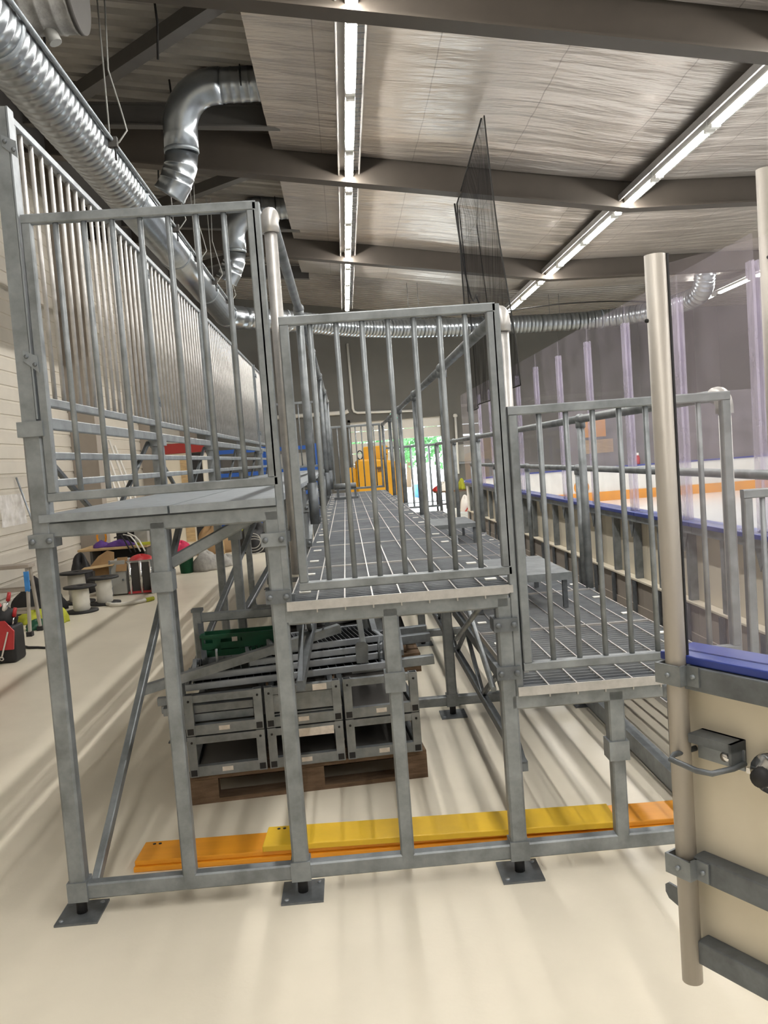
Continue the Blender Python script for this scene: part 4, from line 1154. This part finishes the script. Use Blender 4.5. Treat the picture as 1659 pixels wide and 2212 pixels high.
m = MB(); m.path([(-3.95 + .07*math.cos(a), 13.68, .712 + .11*math.sin(a)) for a in [2*PI*k/20 for k in range(21)]], .016, 8, cap=False); m.build('ring', orangem, t)
heap('dark_jacket', (-3.95, 12.55, 0), (.16, .2, .52), blackm, 'dark jacket bundle propped against the desk end', 'jacket', 10)
# bucket with pink cloth, sacks
t = thing('green_bucket', (-2.72, 14.0, 0), 'green bucket standing on the floor under the pink cloth', 'bucket')
m = MB(); m.lathe((-2.72, 14.0, 0), [(0,0),(.10,0),(.13,.34),(.14,.34),(.14,.36),(.125,.36),(.10,.02)], 20); m.build('body', greenm, t)
heap('pink_cloth', (-2.78, 14.0, .36), (.16, .16, .16), pinkm, 'bright pink cloth heaped on the green bucket', 'cloth', 12)
heap('grey_sack', (-2.42, 14.2, 0), (.24, .26, .30), sackm, 'larger crumpled grey sack right of the green bucket', 'sack', 13)
heap('grey_sack', (-2.15, 14.6, 0), (.20, .2, .18), sackm, 'smaller grey sack lying beyond the larger one', 'sack', 14)
heap('black_hoses', (-1.85, 16.6, 0), (.36, .3, .52), blackm, 'heap of black hoses and sheeting far along the wall side', 'hose heap', 15)
heap('brown_sacks', (-2.75, 17.0, 0), (.34, .3, .55), cardm, 'brown sack pile far behind the green bucket', 'sack', 16)
heap('blue_bag', (-1.70, 17.6, 0), (.24, .22, .80), rackb, 'tall blue bag far behind the black hoses', 'bag', 17)
heap('yellow_bag', (-2.2, 17.6, 0), (.10, .14, .85), limem, 'narrow yellow bag beside the tall blue bag', 'bag', 18)
for k in range(3):
    t = thing('coiled_hose', (-1.9, 16.2, .15), f'{["lower","middle","upper"][k]} pale hose loop in front of the black heap', 'hose', 'pale hose loops')
    m = MB(); m.path([(-1.85 + (.20-.03*k)*math.cos(a), 16.15, .152 + .05*k + .14*math.sin(a)) for a in [2*PI*j/22 for j in range(23)]], .010, 6, cap=False); m.build('hose', sackm, t)
t = thing('timber_board', (-2.44, 15.9, 0), 'upright orange timber board leaning behind the slanting brace', 'board')
m = MB(); m.prism([(-2.45,15.9,0),(-2.36,15.9,0),(-2.38,16.0,.44),(-2.47,16.0,.44)], (0,.03,0)); m.build('board', woodl, t)
# rods and film against the wall
t = thing('leaning_rod', (-4.2, 11.5, 1), 'thin steel rod leaning on the side wall above the ladder', 'rod')
m = MB(); m.tube((-4.47, 11.8, 1.74), (-4.25, 12.4, .0), .014, 8); m.build('rod', galvl, t)
t = thing('plastic_film', (-4.28, 11, 1.3), 'clear plastic film taped to the side wall', 'film')
m = MB(); m.grid(lambda u, v: (XW+.012+.01*math.sin(u*20+v*6), 11.2+.85*u, 1.10+.42*v), 20, 8); m.build('film', sheetm, t)
for k in range(4):
    t = thing('white_pole', (-3.5, 13, 1.2), f'{["first","second","third","fourth"][k]} white pole leaning behind the barred fence near the wall column', 'pole', 'white poles by the wall column')
    m = MB(); m.tube((-4.40, 15.6+.35*k, 2.35-.1*(k % 2)), (-3.80, 15.4+.5*k, .0), .022, 8); m.build('pole', white, t)
# racks and red cupboard far along the side wall
t = thing('red_cupboard', (-3.8, 19.2, 0), 'cupboard with dark red header against the side wall far back', 'cupboard')
m = MB(); m.box((-4.05, 18.95, 0), (-3.12, 19.7, 2.06)); m.build('body', boardw, t)
m = MB(); m.box((-4.07, 18.9, 2.06), (-3.06, 19.75, 2.28)); bev(m.build('header', redp, t), .008)
m = MB(); m.box((-3.62, 18.94, .1), (-3.42, 18.955, 1.95)); m.build('door_gap', woodl, t)
m = MB(); m.box((-3.38, 18.94, .0), (-3.14, 18.955, 2.05)); m.build('dark_side', blackm, t)
def rack(x0, x1, y0, y1, lb):
    t = thing('pallet_rack', (x0, y0, 0), lb, 'pallet rack', 'blue pallet racks')
    for x in (x0, x1):
        for y in (y0, y1):
            m = MB(); m.bar((x, y, 0), (x, y, 2.1), .08, .08, up=(0,1,0)); m.build('upright', rackb, t)
    for z in (.9, 1.45, 1.98):
        m = MB(); m.box((x0, y0-.02, z), (x1, y0+.02, z+.09)); m.build('beam', rackb, t)
        m = MB(); m.box((x0, y0+.02, z+.06), (x1, y1, z+.085)); m.build('shelf', steeld, t)
    return t
rack(-3.0, -1.9, 19.6, 20.4, 'nearer blue pallet rack beyond the red cupboard')
rack(-1.8, -.7, 20.6, 21.4, 'farther blue pallet rack at the end of the stand')
for k, (x, y, z, w, h, mt) in enumerate(((-2.9,19.65,.99,.5,.35,steeld),(-2.3,19.65,.99,.35,.3,blackm),(-2.8,19.65,1.54,.7,.36,steeld),(-1.7,20.65,.99,.6,.4,blackm),(-1.6,20.65,1.54,.8,.36,greyp))):
    t = thing('storage_bin', (x, y, z), ['dark bin on the left of the nearer rack middle shelf','black bin on the right of the nearer rack middle shelf','wide dark bin on the nearer rack upper shelf','black bin on the farther rack middle shelf','grey bin on the farther rack upper shelf'][k], 'bin', 'bins on the racks')
    m = MB(); m.prism([(x,y,z),(x+w,y,z),(x+w+.02,y,z+h),(x-.02,y,z+h)], (0,.5,0)); bev(m.build('body', mt, t), .01)
    m = MB(); m.box((x-.03,y-.012,z+h-.03),(x+w+.03,y+.51,z+h)); m.build('rim', mt, t)

# ------------------------------------------------------------------ far end: ice resurfacer, door surroundings, bench
t = thing('ice_resurfacer', (.75, 22.4, 0), 'yellow ice resurfacer parked in front of the far doorway', 'vehicle')
zy = 21.0
m = MB(); m.prism([(.26,zy,.30),(1.42,zy,.30),(1.44,zy,1.40),(1.36,zy,1.50),(.90,zy,1.60),(.36,zy,1.64),(.26,zy,1.58)], (0,2.2,0)); bev(m.build('snow_tank', zam, t), .05, 3)
m = MB(); m.prism([(.05,zy+.1,.35),(.26,zy+.1,.35),(.26,zy+.1,1.38),(.22,zy+.1,1.44),(.08,zy+.1,1.44),(.05,zy+.1,1.38)], (0,1.6,0)); bev(m.build('side_tank', zam, t), .02, 2)
m = MB(); m.prism([(.46,zy+.25,1.56),(1.06,zy+.25,1.55),(1.09,zy+.25,1.90),(1.05,zy+.25,1.94),(.50,zy+.25,1.94),(.46,zy+.25,1.90)], (0,.5,0)); bev(m.build('driver_hood', zam, t), .02, 2)
m = MB(); m.box((.55, zy+.2, 1.585), (1.0, zy+.3, 1.61)); m.build('hood_gap', blackm, t)
m = MB(); m.path([(.38 + .07*math.cos(a), zy+.4+.02*math.sin(a), 1.74 + .11*math.sin(a)) for a in [2*PI*k/18 for k in range(19)]], .014, 8, cap=False); m.build('steering_wheel', blackm, t)
m = MB(); m.path([(1.05, zy+.2, 1.72), (1.0, zy+.2, 1.70), (.99, zy+.2, 1.60)], .014, 8); m.build('lever', blackm, t)
m = MB(); m.box((.73, zy-.02, 1.36), (.92, zy+.01, 1.42)); m.box((.78, zy-.03, 1.30), (.87, zy+.0, 1.36)); bev(m.build('latch_handle', woodm, t), .01)
for x in (.22, 1.30):
    for y in (zy+.5, zy+1.8):
        m = MB(); m.lathe((x, y, .33), [(0,-.12),(.26,-.12),(.33,-.09),(.33,.09),(.26,.12),(0,.12)], 22, 'x'); m.build('wheel', blackm, t)
# exit sign over the door
t = thing('exit_sign', (1.55, 24.6, 2.72), 'small glowing green exit sign above the doorway', 'sign')
m = MB(); m.box((1.40, YB-.10, 2.74), (1.66, YB-.04, 2.90)); m.build('housing', white, t)
m = MB(); m.box((1.41, YB-.104, 2.75), (1.65, YB-.100, 2.89)); f = m.build('sign_face', exitm, t)
m = MB(); m.box((1.58, YB-.107, 2.77), (1.64, YB-.104, 2.87)); m.prism([(1.50,YB-.107,2.81),(1.55,YB-.107,2.79),(1.55,YB-.107,2.83)], (0,.003,0)); m.build('pictogram', white, t)
# conduits on the back wall
t = thing('wall_conduit', (.35, YB, 3), 'white conduit pipe bent down the grey back wall', 'pipe')
m = MB(); m.path([(.325,YB-.05,5.0),(.34,YB-.05,3.12),(.37,YB-.05,3.03),(.46,YB-.05,2.99),(2.2,YB-.05,2.93)], .036, 12); m.build('pipe', white, t)
t = thing('wall_conduit', (-2, YB, 3), 'white pipe running level along the grey back wall to the left', 'pipe')
m = MB(); m.path([(-4.2,YB-.05,3.02),(.10,YB-.05,3.02),(.2,YB-.05,3.06)], .06, 12); m.build('pipe', white, t)
t = thing('vent_pipe', (3.3, 24.6, 1.8), 'thin white upright pipe with small cap right of the doorway', 'pipe')
m = MB(); m.tube((3.29, YB-.08, 1.0), (3.31, YB-.08, 2.66), .035, 10); m.build('pipe', white, t)
m = MB(); m.lathe((3.31, YB-.08, 2.66), [(.06,0),(.07,.04),(.05,.09),(0,.10)], 12); m.build('cap', white, t)
t = thing('notice_board', (3.45, YB, 1.6), 'pale notice sheet on the back wall right of the doorway', 'notice')
m = MB(); m.box((3.25, YB-.03, 1.35), (3.85, YB-.015, 1.85)); m.build('sheet', greyp, t)
m = MB(); m.box((3.2, YB-.04, 1.28), (4.0, YB-.01, 1.34)); m.build('ledge', galvl, t)
# bench with cloths
t = thing('work_bench', (2.6, 22.1, 0), 'small dark legged bench beside the bright doorway', 'bench')
m = MB(); m.box((2.25, 21.9, .62), (3.2, 22.4, .66)); m.build('top', woodm, t)
for x in (2.3, 2.58, 2.86, 3.13):
    m = MB(); m.bar((x, 21.95, 0), (x, 21.95, .62), .045, .045, up=(0,1,0)); m.build('leg', blackm, t)
m = MB(); m.bar((2.3, 21.95, .32), (2.6, 21.95, .32), .04, .04); m.build('stretcher', blackm, t)
heap('white_cloth', (2.5, 22.1, .66), (.2, .18, .22), white, 'white cloth heap on the bench by the doorway', 'cloth', 21)
heap('red_cloth', (2.32, 22.1, .66), (.12, .14, .12), redm, 'red cloth on the left end of the bench', 'cloth', 22)
heap('lime_bag', (2.98, 22.1, .66), (.10, .14, .26), limem, 'lime bag standing on the right end of the bench', 'bag', 23)
heap('red_bag', (3.12, 21.6, 0), (.17, .2, .24), redm, 'red bag on the floor under the bench end', 'bag', 24)
heap('white_sack', (3.0, 21.85, .05), (.14, .1, .42), white, 'white sack hanging under the bench', 'sack', 25)

# ------------------------------------------------------------------ outdoors through the door
def tree(x, y, h, r, lb, seed):
    t = thing('garden_tree', (x, y, 0), lb, 'tree', 'trees outside the doorway')
    rnd = random.Random(seed)
    m = MB(); m.path([(x, y, 0), (x+.1, y, h*.35), (x, y, h*.75)], .14, 8, r1=.05); m.build('trunk', barkm, t)
    m = MB()
    for k in range(900):
        a = rnd.uniform(0, 2*PI); zz = rnd.uniform(-1, 1); q = rnd.uniform(.4, 1)**.5; s = math.sqrt(1-zz*zz)
        c = V((x + r*q*s*math.cos(a), y + r*q*s*math.sin(a), h*.58 + h*.42*q*zz))
        n = V((rnd.uniform(-1,1), rnd.uniform(-1,1), rnd.uniform(.1,1))).normalized(); u = n.orthogonal().normalized()*.16; v_ = n.cross(u).normalized()*.10
        m.add([c-u, c-v_, c+u, c+v_], [(0,1,2,3)])
    m.build('crown', leafm, t)
tree(1.6, 37, 4.6, 1.7, 'left green tree seen through the doorway', 1)
tree(5.2, 38.5, 4.2, 1.7, 'right green tree seen through the doorway', 2)
tree(3.2, 44, 5.2, 2.0, 'farthest green tree outside behind the raised door', 3)
t = thing('yard_fence', (2.2, 27.2, 0), 'dark bar fence standing outside the bright doorway', 'fence')
for nm, z in (('top_rail', 1.95), ('bottom_rail', .12)):
    m = MB(); m.bar((1.0, 27.2, z), (3.3, 27.2, z), .04, .04); m.build(nm, steeld, t)
for k in range(9):
    x = 1.05 + .27*k; m = MB(); m.tube((x, 27.2, 0), (x, 27.2, 1.95), .016, 8); m.build('bar', steeld, t)
t = thing('blue_barrel', (2.75, 33, 0), 'small blue barrel on the bright paving outside', 'barrel')
m = MB(); m.lathe((2.75, 33, 0), [(0,0),(.2,0),(.22,.25),(.2,.5),(0,.5)], 18); m.build('drum', rackb, t)
